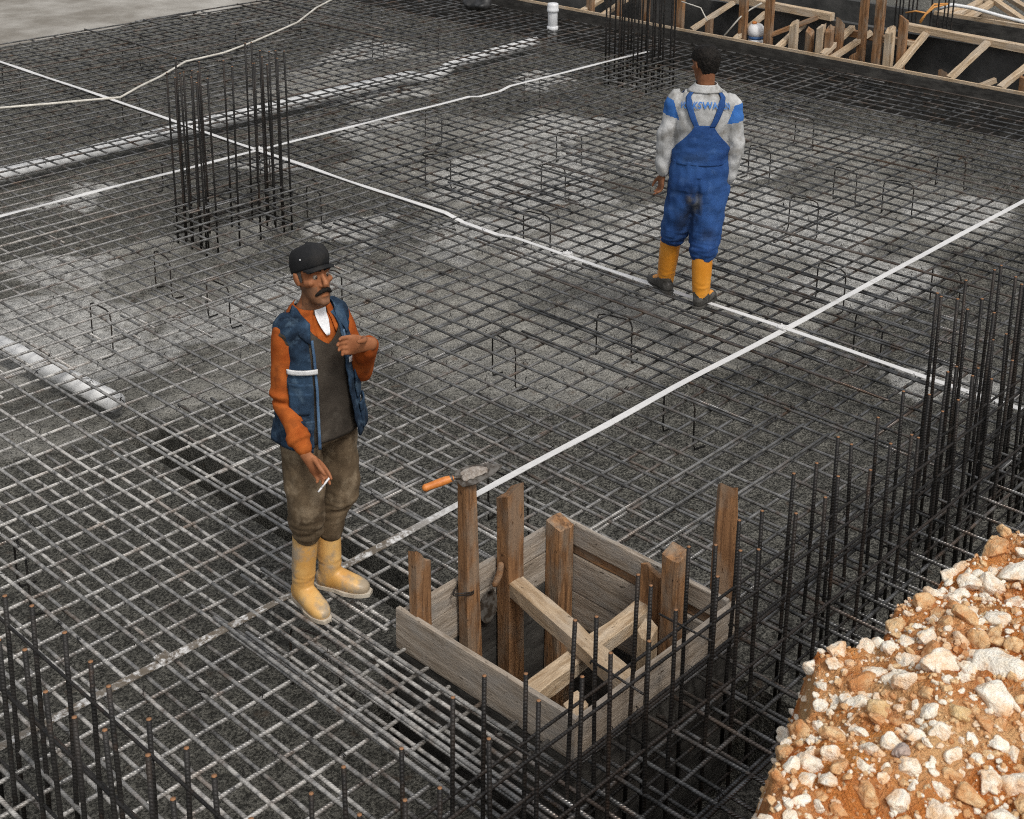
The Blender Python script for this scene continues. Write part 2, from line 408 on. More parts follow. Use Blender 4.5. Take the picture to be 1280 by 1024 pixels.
# far mat: long bars on top, cross bars below
y = 7.42
while y < 15.7:
    lo = max(2.6, .55 * y - 1.4)
    s = U(lo + 2, XE - 3); dy = random.choice((-.02, .02))
    bar('long_bar', (lo, y, .002), (s + .6, y, .002), far); bar('long_bar', (s - .3, y + dy, .002), (XE, y + dy, .002), far)
    y += .165 + U(-.015, .015)
x = 3.3; k = 0
while x < XE:
    y1 = 15.6 + U(-.15, .2)
    bar('cross_bar', (x, 7.38 + U(-.5, .1), -.015), (x + U(-.03, .03), y1, -.015), far)
    if U(0, 1) < .10: bar('lap_bar', (x + .03, U(8, 10), -.015), (x + .03, U(11, 15), -.015), far)
    if x > 8 and U(0, 1) < .25: bar('lap_bar', (x + .085, 13.0 + U(-.3, .3), .018), (x + .07, 15.7, .018), far)
    x += .165 + U(-.014, .014)

for zone, parent in ((0, near), (1, far)):
    mb = MB()
    for i in range(900 if zone == 0 else 500):
        x = 1.62 + .165 * random.randint(0, 62) + U(-.015, .015); y = (2.33 + .165 * random.randint(0, 31)) if zone == 0 else (7.42 + .165 * random.randint(0, 48))
        if BOX[0] < x < BOX[1] and BOX[2] < y < BOX[3]: continue
        a = U(0, 6.28); c, s = math.cos(a) * .016, math.sin(a) * .016; h = U(.008, .022)
        mb.tube([(x - c, y - s, -.012), (x, y, h * .6), (x + c, y + s, -.008)], .0022, 3); mb.tube([(x, y, h * .5), (x + U(-.012, .012), y + U(-.012, .012), h + .006), (x + U(-.03, .03), y + U(-.03, .03), h + U(-.004, .012))], .0018, 3)
    tag(mb.build('tie_wire', M_START, parent, fix=False), kind='stuff')
# ------------------------------------------------------------------ spacer chairs
mb = MB()
def arch(w_, h, r=.006):
    P = [(-w_ / 2 - .01, .09, .01), (-w_ / 2 - .005, .01, .012)]
    P += [(-w_ / 2, 0, .05), (-w_ / 2, 0, h - .05), (-w_ / 2 + .012, 0, h - .014), (-w_ / 2 + .05, 0, h)]
    P += [(w_ / 2 - .05, 0, h), (w_ / 2 - .012, 0, h - .014), (w_ / 2, 0, h - .05), (w_ / 2, 0, .05), (w_ / 2 + .005, .01, .012), (w_ / 2 + .01, .09, .01)]
    return P
mb.tube(arch(.26, .322), .0055, 6); chair_me = mb.mesh(True, True); chair_me.materials.append(M_START); chair_me.name = 'spacer_chair'
SPOTS = [(7.02, 8.92), (10.7, 6.0), (10.72, 5.49), (8.94, 7.92), (4.45, 8.0), (5.25, 7.79), (8.58, 4.86)]
for i in range(8):
    for j in range(9):
        px, py = 2.6 + i * 1.5 + (j % 2) * .7 + U(-.4, .4), 2.9 + j * 1.45 + U(-.4, .4)
        if px > 13 or px < .52 * py - .6: continue
        if 2.9 < px < 4.9 and 2.2 < py < 4.1: continue
        if 3.6 < px < 4.45 and 4.0 < py < 7.4: continue
        if 11.4 < py < 12.1: continue
        if any((px - a) ** 2 + (py - b) ** 2 < .3 for a, b in SPOTS): continue
        SPOTS.append((px, py))
for px, py in SPOTS:
    o = bpy.data.objects.new('spacer_chair', chair_me); COL.objects.link(o); o.location = (px, py, GZ)
    o.rotation_euler = (0, 0, rad(-90) + U(-.35, .35) + random.choice((0, 0, 0, math.pi)))
    tag(o, 'bent dark steel spacer chair standing on the rough ground under the bar mat', 'spacer chair', 'spacer chairs holding up the bar mat')

# ------------------------------------------------------------------ earthing strips
def strip(name, pts, label, wd=.042, th=.004):
    """flat steel strip laid along pts"""
    t = thing(name, label, 'steel strip'); mb = MB(); L = [V(p) for p in pts]; rings = []
    for i, p in enumerate(L):
        d = (L[min(i + 1, len(L) - 1)] - L[max(i - 1, 0)]).normalized(); s = V((-d.y, d.x, 0)).normalized() * wd / 2
        tw = .25 * noise.noise(V((i * .35, len(L), 2))); s = s + V((0, 0, tw * wd * .5)); up = V((0, 0, th))
        rings.append([p - s, p + s, p + s + up, p - s + up])
    mb.ring(rings); mb.build('strip', M_STRIP, t, smooth=False); return t
def path(a, b, n, z, amp=.02, dips=()):
    a, b = V(a), V(b); P = []; d = (b - a); s = V((-d.y, d.x, 0)).normalized()
    for i in range(n + 1):
        t = i / n; p = a.lerp(b, t); q = p + s * amp * noise.noise(V((t * 9, amp * 100, a.x))); zz = z + .006 * noise.noise(V((t * 14, a.y, 3)))
        for (lo, hi) in dips:
            if lo < t < hi: zz -= .028
        P.append(V((q.x, q.y, zz)))
    return P
t1 = strip('earthing_strip', path((1.2, 4.43, 0), (13.4, 4.43, 0), 60, .012, .025), 'flat white steel strip running past the capped man, muddy at its near end')
t2 = strip('earthing_strip', path((3.5, 9.98, 0), (12.9, 9.97, 0), 60, .018, .02, ((.69, .735),)), 'flat white steel strip crossing the far mat through the left column bars')
t3 = strip('earthing_strip', path((7.25, 15.6, 0), (7.25, 2.2, 0), 70, .02, .03, ((.60, .645),)), 'flat white steel strip passing under the heels of the man in blue overalls')
def clamp(parent, x, y, z):
    mb = MB(); mb.box((x, y, z + .006), (.06, .06, .006)); mb.box((x, y, z - .004), (.05, .07, .005))
    for a in (-.02, .02):
        for b in (-.02, .02): mb.lathe([(.006, 0), (.006, .008), (.003, .010)], (x + a, y + b, z + .009), 6)
    mb.build('clamp', M_STRIP, parent, smooth=False)
clamp(t1, 7.25, 4.43, .024); clamp(t2, 7.25, 9.98, .03); clamp(t3, 7.26, 6.28, .024); clamp(t1, 2.62, 4.43, .018)

# ------------------------------------------------------------------ pipes and hose
p1 = thing('drain_pipe', 'long pale grey plastic drain pipe lying under the far bar mat', 'pipe')
mb = MB(); P = [(4.0, 11.62, -.235), (5.6, 11.67, -.235), (7.35, 11.76, -.23), (9, 11.80, -.235), (10.7, 11.845, -.235), (10.86, 11.85, -.27), (11.0, 11.85, -.325), (11.3, 11.88, -.325), (11.44, 11.885, -.27), (11.6, 11.89, -.235), (11.8, 11.9, -.235), (13.0, 11.98, -.23), (13.12, 11.95, -.2)]
mb.tube(P, .068, 16); mb.build('pipe_run', M_PVC, p1)
mb = MB(); mb.tube([(7.9, 11.778, -.232), (8.03, 11.783, -.232)], .076, 16); mb.build('socket', M_PVC, p1)
p2 = thing('drain_pipe', 'short grey drain pipe dropping into the dark slot left of the capped man', 'pipe')
mb = MB(); mb.tube([(3.80, 9.2, -.235), (3.87, 8.3, -.235), (3.965, 7.02, -.237)], .062, 16); mb.build('pipe_run', M_PVC, p2)
st = thing('pipe_stub', 'upright pale plastic pipe end standing by the far edge board', 'pipe', (13.12, 11.68, 0))
mb = MB(); mb.lathe([(.062, -.2), (.062, .20), (.062, .22)], n=20); mb.build('pipe_run', M_PVCW, st)
mb = MB(); mb.lathe([(.070, -.02), (.072, .0), (.072, .03), (.066, .035)], n=20); mb.build('lower_collar', M_PVCW, st)
mb = MB(); mb.lathe([(.066, .215), (.075, .22), (.076, .25), (.072, .255), (.072, .30), (.066, .325), (.05, .33)], n=20); mb.build('socket', M_PVCW, st)
mb = MB(); hp = [at(-40, 142, .03), at(0, 135, .03), at(60, 130, .03), at(125, 124, .035), at(150, 122, .035), at(175, 108, .03), at(200, 96, .035), at(232, 77, .03), at(250, 73, .03), at(280, 66, .035), at(315, 53, .03), at(345, 40, .03), at(372, 28, .03), at(395, 10, .03), at(420, -3, .03), at(470, -30, .03)]
mb.tube(hp, .0125, 8); tag(mb.build('hose', M_HOSE), 'thin pale hose snaking over the far bar mat behind the left column bars', 'hose')

# ------------------------------------------------------------------ column and wall starter bars
def vbar(parent, x, y, z0, z1, r=.008, lean=.012, name='starter_bar'):
    mb = MB(); dx, dy = U(-lean, lean), U(-lean, lean)
    P = [(x, y, z0), (x + dx * .3 + U(-.004, .004), y + dy * .3, z0 + (z1 - z0) * .35), (x + dx * .7, y + dy * .7 + U(-.004, .004), z0 + (z1 - z0) * .7), (x + dx, y + dy, z1)]
    mb.tube(P, r, 6); mb.tube([P[-1], V(P[-1]) + V((0, 0, .003))], r * .9, 6, mi=1)
    return mb.build(name, [M_START, M_RUST], parent, fix=False)
def tie(parent, x0, x1, y0, y1, z, r=.0055, name='tie'):
    mb = MB(); mb.tube([(x0, y0, z), (x1, y0, z + U(-.01, .01)), (x1, y1, z), (x0, y1, z + U(-.01, .01))], r, 5, closed=True)
    mb.build(name, M_START, parent, fix=False)
def cage(label, x0, x1, y0, y1, ztop, nx, ny, ends=True, zb=-1, ties=(), r=.008):
    t = thing('column_starter', label, 'rebar cage')
    for i in range(ny):
        y = y0 + (y1 - y0) * i / (ny - 1)
        for x in (x0, x1, x0 + .085, x1 - .085) if ends else (x0, x1): vbar(t, x + U(-.01, .01), y + U(-.01, .01), GZ, ztop + U(-.10, .06), r)
    for i in range(1, nx + 1):
        x = x0 + .085 + (x1 - x0 - .17) * i / (nx + 1)
        for y in (y0, y1): vbar(t, x + U(-.02, .02), y, GZ, ztop + U(-.08, .04), r)
    for z in ties: tie(t, x0 - .012, x1 + .012, y0 - .012, y1 + .012, z)
    return t
cage('tall clump of thin column starter bars standing on the left above the capped man', 5.96, 6.80, 8.95, 9.38, 1.13, 2, 5, ties=(-.3, -.22, -.12, -.04), r=.0088)
cage('column starter bars at the far edge, left of the man in overalls', 12.45, 12.95, 9.62, 10.25, 1.6, 2, 4, ties=(-.3, -.2), r=.0105)
cage('column starter bars on the right, rising highest out of the near wall bars', 6.06, 6.80, 2.60, 2.86, 1.10, 1, 3, ties=(-.25, -.1, .0), r=.0085)
wl = thing('wall_starter', 'double row of dark wall starter bars along the lower left edge', 'rebar cage')
for x in (1.95, 1.82):
    y = 2.66
    while y < 5.2:
        vbar(wl, x + U(-.015, .015), y + U(-.015, .015), GZ, .70 + U(-.06, .03), .0100, .02); y += .19
for x, z in ((1.94, .55), (1.83, .40), (1.95, .2), (1.82, .08)): bar('rail_bar', (x, 2.45, z), (x + .02, 5.4, z + .01), wl, M_START, .006, .01, .01)
wr = thing('wall_starter', 'double row of dark wall starter bars passing in front of the timber box', 'rebar cage')
for y in (2.72, 2.54):
    x = 2.02 + (0 if y > 2.6 else .05)
    while x < 9.2:
        vbar(wr, x + U(-.02, .02), y + U(-.018, .018), GZ, .74 + U(-.08, .05), .0082, .022); x += .192 + U(-.03, .03)
for y, z in ((2.55, .50), (2.71, .40), (2.54, .20), (2.72, .12), (2.56, -.02), (2.71, -.13), (2.53, -.24), (2.60, .3)):
    bar('rail_bar', (1.85, y, z), (9.4, y + U(-.03, .03), z + U(-.02, .02)), wr, M_START, .0065, .015, .012)
for i in range(14):
    x = 2.3 + i * .5 + U(-.1, .1); z = random.choice((.49, .19, -.03)); mb = MB()
    mb.tube([(x, 2.50, z), (x, 2.74, z + U(-.02, .02)), (x + .02, 2.76, z - .02)], .005, 5); mb.build('hook', M_START, wr, fix=False)

# ------------------------------------------------------------------ timber pieces
def plank(name, p0, p1, wd, th, m, parent=None, up=(0, 0, 1), jag=0.0, taper=1.0, seg=8, wear=.004):
    """sawn piece from p0 to p1 with worn edges; jag gives a split, broken far end"""
    p0, p1 = V(p0), V(p1); L = (p1 - p0).length; dx = (p1 - p0).normalized(); up = V(up)
    dz = up - dx * up.dot(dx); dz = dz.normalized() if dz.length > .01 else dx.orthogonal().normalized(); dy = dz.cross(dx)
    sd = U(0, 100); mb = MB(); rings = []; c = .10
    prof = [(-1, -1 + c), (-1 + c, -1), (-.3, -1), (.3, -1), (1 - c, -1), (1, -1 + c), (1, 1 - c), (1 - c, 1), (.3, 1), (-.3, 1), (-1 + c, 1), (-1, 1 - c)]
    ja = U(0, 6.28); jl = [jag * (.8 * math.sin(math.atan2(q[1], q[0]) + ja) + .45 * noise.noise(V((q[0] * 1.6 + sd, q[1] * 1.6, 2)))) - jag * .5 for q in prof]
    for i in range(seg + 1):
        t = i / seg; R = []; tp = 1 + (taper - 1) * max(0, t - .35) / .65
        for k, (a, b) in enumerate(prof):
            x = L * t + (jl[k] if i == seg else 0)
            q = V((x, a * wd / 2 * tp, b * th / 2)); q += V((0, 1, 0)) * wear * noise.noise(V((x * 6, a * 2 + sd, b))) + V((0, 0, 1)) * wear * noise.noise(V((x * 6, a + sd + 50, b * 2)))
            R.append(q)
        rings.append(R)
    mb.ring(rings, cap=False); n = len(prof); b = len(mb.v)
    mb.v += [V((0, 0, 0)), V((L - jag * .5, 0, 0))]
    for k in range(n):
        mb.f.append((b, (k + 1) % n, k)); mb.f.append((b + 1, seg * n + k, seg * n + (k + 1) % n)); mb.mi += [0, 0]
    o = mb.build(name, m, parent, smooth=False)
    base = parent.location if parent else V((0, 0, 0))
    o.matrix_basis = Matrix.Translation(p0 - base) @ Matrix((dx, dy, dz)).transposed().to_4x4()
    return o

# formwork box
BX0, BX1, BY0, BY1, BT = 3.43, 4.44, 2.87, 3.85, .13
fb = thing('formwork_box', 'square open timber shuttering box set into the bar mat, with posts and crossed struts inside', 'formwork', (BX0, BY0, 0))
TH = .025
def walls(axis, c, a0, a1, rows, inner):
    for z0, z1, m, off in rows:
        z = (z0 + z1) / 2
        if axis == 'x': plank('board', (c + off, a0, z), (c + off, a1, z), z1 - z0, TH, m, fb, up=(1, 0, 0), wear=.003)
        else: plank('board', (a0, c + off, z), (a1, c + off, z), z1 - z0, TH, m, fb, up=(0, 1, 0), wear=.003)
R4 = [(-.065, BT, M_BOARD, 0), (-.245, -.070, M_DARKBOARD, .003), (-.43, -.25, M_DARKBOARD, 0), (-.80, -.435, M_DARKBOARD, .002)]  # lower rows coloured dark to paint in the shade of the pit
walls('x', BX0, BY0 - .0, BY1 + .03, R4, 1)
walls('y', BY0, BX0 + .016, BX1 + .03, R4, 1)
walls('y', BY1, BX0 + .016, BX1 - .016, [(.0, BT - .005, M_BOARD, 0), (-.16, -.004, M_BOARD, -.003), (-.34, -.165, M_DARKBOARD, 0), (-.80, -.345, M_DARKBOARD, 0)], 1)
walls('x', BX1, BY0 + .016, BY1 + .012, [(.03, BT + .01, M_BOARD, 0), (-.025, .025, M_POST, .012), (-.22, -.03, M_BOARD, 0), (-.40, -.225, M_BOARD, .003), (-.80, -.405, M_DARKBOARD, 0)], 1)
yw = BY1 - .06
plank('post', (3.49, yw, -.85), (3.475, yw, .44), .085, .05, M_POST, fb, up=(0, 1, 0), jag=.09)
plank('post', (3.79, yw - .005, -.9), (3.755, yw, .64), .095, .06, M_POST, fb, up=(0, 1, 0), taper=.62, jag=.015)
plank('post', (4.045, yw - .005, -.9), (4.025, yw, .50), .10, .08, M_POST, fb, up=(0, 1, 0), jag=.05)
plank('post', (4.37, yw, -.9), (4.37, yw, .17), .10, .09, M_POST, fb, up=(0, 1, 0), jag=.02)
plank('post', (4.33, 3.09, -.9), (4.33, 3.095, .34), .085, .08, M_POST, fb, up=(1, 0, 0), jag=.02)
plank('post', (4.385, 3.25, -.9), (4.385, 3.25, .17), .10, .06, M_POST, fb, up=(1, 0, 0), jag=.04)
plank('post', (4.50, 2.945, -.85), (4.49, 2.955, .66), .13, .06, M_POST, fb, up=(.7, .7, 0), taper=.6, jag=.05)
plank('post', (4.22, 3.14, -.9), (4.215, 3.14, .0), .07, .06, M_BRACE, fb, up=(1, 0, 0), jag=.04)
plank('post', (3.50, 2.94, -.85), (3.505, 2.94, .13), .085, .06, M_BRACE, fb, up=(0, 1, 0), jag=.03)
plank('strut', (4.03, 3.75, .0), (3.80, 2.90, .045), .085, .075, M_BRACE, fb, jag=.01, wear=.008)
plank('strut', (3.46, 3.255, -.07), (4.37, 3.27, -.055), .085, .07, M_BRACE, fb, jag=.01, wear=.008)
mb = MB()
for z in (.11, .10): mb.tube([(3.735 + .052 * math.cos(a), yw + .04 * math.sin(a), z + .01 * math.sin(a * 2)) for a in [i * math.pi / 6 for i in range(12)]], .003, 5, closed=True)
for q in mb.v: q -= fb.location
mb.build('tie_wire', M_START, fb)

# trowel lying on top of the tall tapered post
tz = .655
tr = thing('trowel', 'mortar caked bricklaying trowel with an orange handle lying on the tallest box post', 'trowel', (3.755, yw, tz), rad(-28)); tr.rotation_euler = (rad(14), rad(-9), rad(-28))
mb = MB(); bl = [(-.10, .012), (-.085, .05), (-.03, .058), (.06, .035), (.115, .0), (.06, -.035), (-.03, -.058), (-.085, -.05), (-.10, -.012)]
mb.ring([[V((x + .05, y, 0)) for x, y in bl], [V((x + .05, y, .0035)) for x, y in bl]]); mb.build('blade', M_STEEL, tr, smooth=False)
mb = MB(); mb.limb([(-.02, .0, .006, .03, .007), (.03, .005, .010, .036, .01), (.09, .0, .006, .018, .006)], u=(0, 1, 0), n=12)
me = voxel(mb, .004, 2); crease(me, lambda c: .005 * noise.noise(c * 60)); link('mortar_crust', me, M_MORTAR, tr)
mb = MB(); mb.tube([(-.02, 0, .006), (-.05, 0, .016), (-.075, 0, .018)], .008, 8); mb.tube([(-.062, 0, .018), (-.085, 0, .017)], .0145, 12); mb.build('tang', M_STEEL, tr)
mb = MB(); mb.limb([(-.066, 0, .017, .014), (-.105, 0, .016, .018), (-.165, 0, .012, .016), (-.185, 0, .010, .017)], u=(0, 1, 0), n=14); mb.build('handle', M_HANDLE, tr)
# second trowel hanging in the box
t2_ = thing('trowel', 'round-nosed dark trowel hanging inside the box between two posts', 'trowel', (3.905, yw + .035, .03))
mb = MB(); rg = []
for zz in (0, .004):
    rg.append([V((.055 * math.cos(a), -.02 - zz, -.10 + .085 * math.sin(a))) for a in [i * math.pi / 9 for i in range(18)]])
mb.ring(rg); mb.build('blade', M_STEEL, t2_, smooth=False)
mb = MB(); mb.tube([(0, -.022, -.03), (0, -.05, .0), (0.01, -.05, .02)], .006, 8); mb.build('tang', M_STEEL, t2_)
mb = MB(); mb.limb([(.01, -.05, .02, .013), (.03, -.055, .06, .016), (.045, -.055, .11, .014)], n=12); mb.build('handle', M_POST, t2_)

# ------------------------------------------------------------------ far edge: boards, trench shoring and what lies beyond
eb = thing('edge_board', 'long dark edge board closing the far side of the bar mat', 'edge board', (13.75, 8.5, 0))
yy = 3.0
for ln in (2.3, 2.4, 2.5, 2.4, 2.2, 2.3):
    plank('board', (13.75 + U(-.004, .004), yy, -.135), (13.75 + U(-.004, .004), yy + ln - .006, -.135), .50, .028, M_DARKBOARD, eb, up=(1, 0, 0)); yy += ln
plank('batten', (13.752, 3.0, .127), (13.752, 15, .127), .022, .04, M_BRACE, eb)
tf = thing('trench_shoring', 'rough timber posts, beams and sloping struts shoring the trench behind the edge board', 'shoring', (13.9, 8, 0))
XP = 13.90
for (y, zt, wd, m, dx) in [(10.11, .95, .13, M_POST, 0), (9.64, .36, .085, M_POST, 0), (9.16, 1.0, .10, M_POST, 0), (8.81, 1.05, .10, M_POST, 0), (8.47, .50, .10, M_BRACE, .03), (8.30, .42, .085, M_POST, .10),
                       (8.13, .52, .09, M_BRACE, 0), (8.02, .50, .085, M_POST, 0), (7.93, .60, .09, M_POST, .14), (7.70, .25, .07, M_POST, 0), (7.72, 1.0, .09, M_POST, .35), (7.41, 1.05, .10, M_POST, .0), (7.25, .60, .10, M_BRACE, .0), (7.14, .74, .09, M_POST, .12),
                       (6.70, .20, .10, M_POST, .28), (5.72, .33, .11, M_POST, .05), (10.6, .7, .10, M_POST, 0), (11.05, .8, .09, M_POST, 0), (11.5, .7, .10, M_POST, 0)]:
    y *= 1.0176; zt = 3.75 - (3.75 - zt) * 1.0176; dx *= .6
    plank('post', (XP + dx, y, -1.25), (XP + dx + U(-.02, .02), y + U(-.02, .02), zt), wd, .06, m, tf, up=(1, 0, 0), jag=.05)
plank('beam', (14.3, 8.36, .47), (14.3, 10.0, .50), .09, .10, M_BRACE, tf, up=(1, 0, 0))
plank('beam', (14.3, 4.6, .44), (14.3, 7.42, .50), .08, .10, M_BRACE, tf, up=(1, 0, 0))
plank('beam', (14.25, 7.25, .33), (14.25, 8.35, .33), .08, .07, M_POST, tf, up=(1, 0, 0))
def strut(a, b, wd=.075, xa=13.80, xb=14.24, m=M_BRACE): plank('strut', atx(*a, xa), atx(*b, xb), wd, .05, m, tf, jag=.01)
for a, b in [((865, 37), (917, 3)), ((918, 50), (958, 16)), ((972, 60), (1005, 30)), ((1028, 69), (1066, 34)), ((1040, 73), (1090, 40)), ((1120, 87), (1158, 41)), ((1187, 98), (1235, 53)), ((1250, 110), (1290, 78)), ((728, 14), (752, 0)), ((752, 20), (785, -2))]: strut(a, b)
strut((960, 45), (1022, 22), .06, 13.9, 14.24, M_POST); strut((1095, 46), (1143, 55), .05, 13.95, 14.1)
strut((1215, 112), (1245, 100), .06, 13.80, 13.95)
ow = thing('trench_wall', 'dark concrete wall on the far side of the shored trench', 'wall', (14.42, 8, 0))
mb = MB(); mb.box((0, 0, -.44), (.10, 14, 1.70)); mb.build('wall_face', M_CONC, ow, smooth=False)
w2 = thing('edge_board', 'second dark shutter board farther off, with a pale top edge at the upper right', 'edge board', (15.6, 5.5, 0))
plank('board', (15.6, 3.5, -.05), (15.6, 7.75, -.05), .9, .03, M_DARKBOARD, w2, up=(1, 0, 0)); plank('batten', (15.63, 3.5, .42), (15.63, 7.75, .42), .04, .05, M_BRACE, w2)
f2 = thing('timber_frame', 'pale sawn timber bracing leaning behind the second shutter board at the upper right', 'timber frame', (16.6, 7, 0))
for a, b, xa, xb in [((1190, 22), (1234, -2), 15.8, 16.8), ((1236, -4), (1285, 30), 16.6, 16.2), ((1205, 25), (1262, -10), 15.9, 16.9), ((1262, -2), (1300, 22), 17.2, 16.7), ((1175, 18), (1200, 10), 15.8, 16.1)]:
    plank('brace', atx(*a, xa), atx(*b, xb), .09, .06, M_BRACE, f2)
plank('brace', (16.3, 5.0, .30), (16.3, 7.6, .35), .1, .06, M_BRACE, f2)
mb = MB(); mb.box((16.9, 8.2, -.3), (.1, 7, .9)); tag(mb.build('low_wall', M_CONC, smooth=False), 'low dark concrete wall at the very back of the site', 'wall')
for lab, cy, n in (('loose dark column starter bars behind the shoring posts', 7.75, 6), ('second clump of dark starter bars beside the orange cables', 7.28, 5)):
    t = thing('column_starter', lab, 'rebar cage')
    for i in range(n): vbar(t, 14.75 + U(-.03, .03) + (i % 2) * .2, cy + (i - n / 2) * .055, GZ, 1.3, .009)
mb = MB()
for q in (0, .04):
    mb.tube([atx(1150, 29 - q * 60, 14.6), atx(1157, 18, 14.65), atx(1168, 9 - q * 90, 14.7), atx(1185, 5, 14.8)], .013, 7)
mb.tube([atx(1132, 16, 14.7), atx(1145, 14, 14.7), atx(1160, 17, 14.7)], .01, 7)
tag(mb.build('cable_coil', M_CABLE), 'loose orange cables looping over the boards at the upper right', 'cable')
mb = MB(); mb.tube([atx(1172, 11, 15.2), atx(1190, 6, 15.3), atx(1215, 10, 15.5), atx(1250, 20, 15.7), atx(1290, 30, 15.8)], .022, 8)
tag(mb.build('conduit', M_PVC), 'grey bent conduit lying among the timbers at the upper right', 'pipe')
mb = MB(); mb.tube([atx(905, 45, 13.75), atx(925, 22, 13.85), atx(938, 12, 13.95), atx(952, 4, 14.1)], .010, 6)
mb.tube([atx(852, 2, 13.7), atx(876, 10, 13.75), atx(884, 26, 13.72)], .008, 6); tag(mb.build('cord', M_HOSE), 'thin cords hanging among the left shoring posts', 'cord')
jp = atx(945, 43, 13.98)
jg = thing('water_jug', 'white round plastic jug with a blue band standing among the shoring posts', 'jug', (jp.x, jp.y, jp.z - .15))
mb = MB(); mb.lathe([(.05, 0), (.085, .01), (.095, .05), (.085, .10)], n=18); mb.build('base', M_WHITE, jg)
mb = MB(); mb.lathe([(.09, .10), (.094, .105), (.094, .125), (.09, .13)], n=18); mb.build('band', M_BLUEBAND, jg)
mb = MB(); mb.lathe([(.085, .13), (.10, .15), (.105, .19), (.095, .24), (.065, .275), (.03, .285)], n=18); mb.build('body', M_WHITE, jg)
mb = MB(); mb.lathe([(.028, .283), (.03, .30), (.02, .31)], (-.03, .01, 0), 12); mb.build('lid', M_HANDLE, jg)
plank('shelf', (jp.x, jp.y - .35, jp.z - .175), (jp.x, jp.y + .35, jp.z - .175), .16, .04, M_POST, tf)
mb = MB()  # crumpled dark lump made up in place of a pair of boots
for i in range(7): mb.blob((13.35 + U(-.16, .16), 13.25 + U(-.2, .2), .06 + U(-.02, .03)), (U(.08, .13), U(.08, .13), U(.05, .08)))
me = voxel(mb, .02, 3); crease(me, lambda c: .05 * noise.noise(c * 7)); tag(link('boot_standin', me, M_BLACK), 'crumpled black lump standing in for boots at the far corner of the bar mat', 'boot_standin')
# ------------------------------------------------------------------ people: cloth and skin
def m_cloth(name, a, b, stain=None, stain_amt=.6, sc=3.0, rough=.9, weave=420, st_lo=.5, st_hi=.66, bmp=.25):
    g = NG(name); o = g.coord('obj'); f = g.noise(o, sc, 5, .6)
    c = g.mix(g.ramp(f, .38, .64), a, b)
    if stain: c = g.mix(g.math('MULTIPLY', g.ramp(g.noise(o, sc * 2.1, 5, .62), st_lo, st_hi), stain_amt), c, stain)
    g.bump(g.math('ADD', g.noise(o, weave, 2), g.math('MULTIPLY', g.noise(o, 26, 4), 1.2)), bmp, .006)
    return g.set(c, rough, 0, .15)
M_SKIN1 = m_cloth('weathered_skin', (.25, .095, .042), (.36, .15, .07), sc=14, rough=.5, weave=160, bmp=.12)
M_STUB = m_cloth('stubbled_skin', (.15, .08, .048), (.24, .115, .06), sc=30, rough=.6, weave=300, bmp=.2)
M_SKIN2 = m_cloth('brown_skin', (.19, .08, .04), (.28, .125, .065), sc=14, rough=.5, weave=160, bmp=.12)
M_HAIRB = m_cloth('black_hair', (.008, .007, .006), (.022, .018, .015), sc=60, rough=.6, weave=260, bmp=.8)
M_HAIRG = m_cloth('greying_hair', (.04, .036, .033), (.13, .12, .11), sc=70, rough=.7, weave=260, bmp=.7)
M_CAP = m_cloth('black_cap_cloth', (.009, .010, .011), (.022, .022, .023), (.05, .045, .04), .35, 5, .8)
M_ORANGE = m_cloth('rust_orange_shirt', (.29, .060, .010), (.47, .125, .025), (.16, .042, .012), .6, 7)
M_TEE = m_cloth('white_undershirt', (.75, .75, .76), (.82, .82, .82))
M_JUMPER = m_cloth('dark_brown_jumper', (.034, .028, .022), (.070, .058, .046), (.12, .105, .085), .5, 4, weave=300, bmp=.4)
M_DENIM = m_cloth('worn_blue_denim', (.010, .018, .032), (.036, .070, .120), (.13, .20, .27), .5, 9, st_lo=.52, st_hi=.72, bmp=.4)
M_DENIML = m_cloth('faded_blue_denim', (.04, .08, .15), (.11, .19, .29), (.25, .33, .42), .4, 7, bmp=.4)
M_TROUS = m_cloth('dusty_brown_trousers', (.078, .054, .032), (.185, .134, .082), (.33, .26, .175), .6, 5.5)
M_REFL = m_cloth('white_reflective_tape', (.62, .62, .62), (.74, .74, .73), (.4, .38, .35), .5, 20)
def m_boot(name, a, b, mud, lo, hi, amt):
    g = NG(name); o = g.coord('obj'); c = g.mix(g.ramp(g.noise(o, 5, 4), .38, .64), a, b)
    c = g.mix(g.math('MULTIPLY', g.ramp(g.noise(o, 7, 5, .65), lo, hi), amt), c, mud)
    g.bump(g.noise(o, 40, 4), .15, .004); return g.set(c, .42, 0, .45), g, o
M_BOOT1, _, _ = m_boot('yellow_rubber_boot', (.62, .33, .09), (.76, .49, .19), (.30, .27, .22), .47, .60, .8)
M_SOLE = m_flat('pale_boot_sole', (.42, .36, .28), (.58, .52, .42), 14, .7)
M_BOOT2 = m_flat('orange_yellow_rubber_boot', (.66, .25, .02), (.78, .33, .04), 5, .4, bmp=.1)
M_MUD = m_flat('dark_wet_mud', (.035, .032, .027), (.10, .095, .085), 22, .6, .4, .62, bmp=.7)
M_SHIRT = m_cloth('grey_white_work_shirt', (.34, .34, .33), (.58, .58, .57), (.19, .175, .15), .75, 6, st_lo=.5, st_hi=.7)
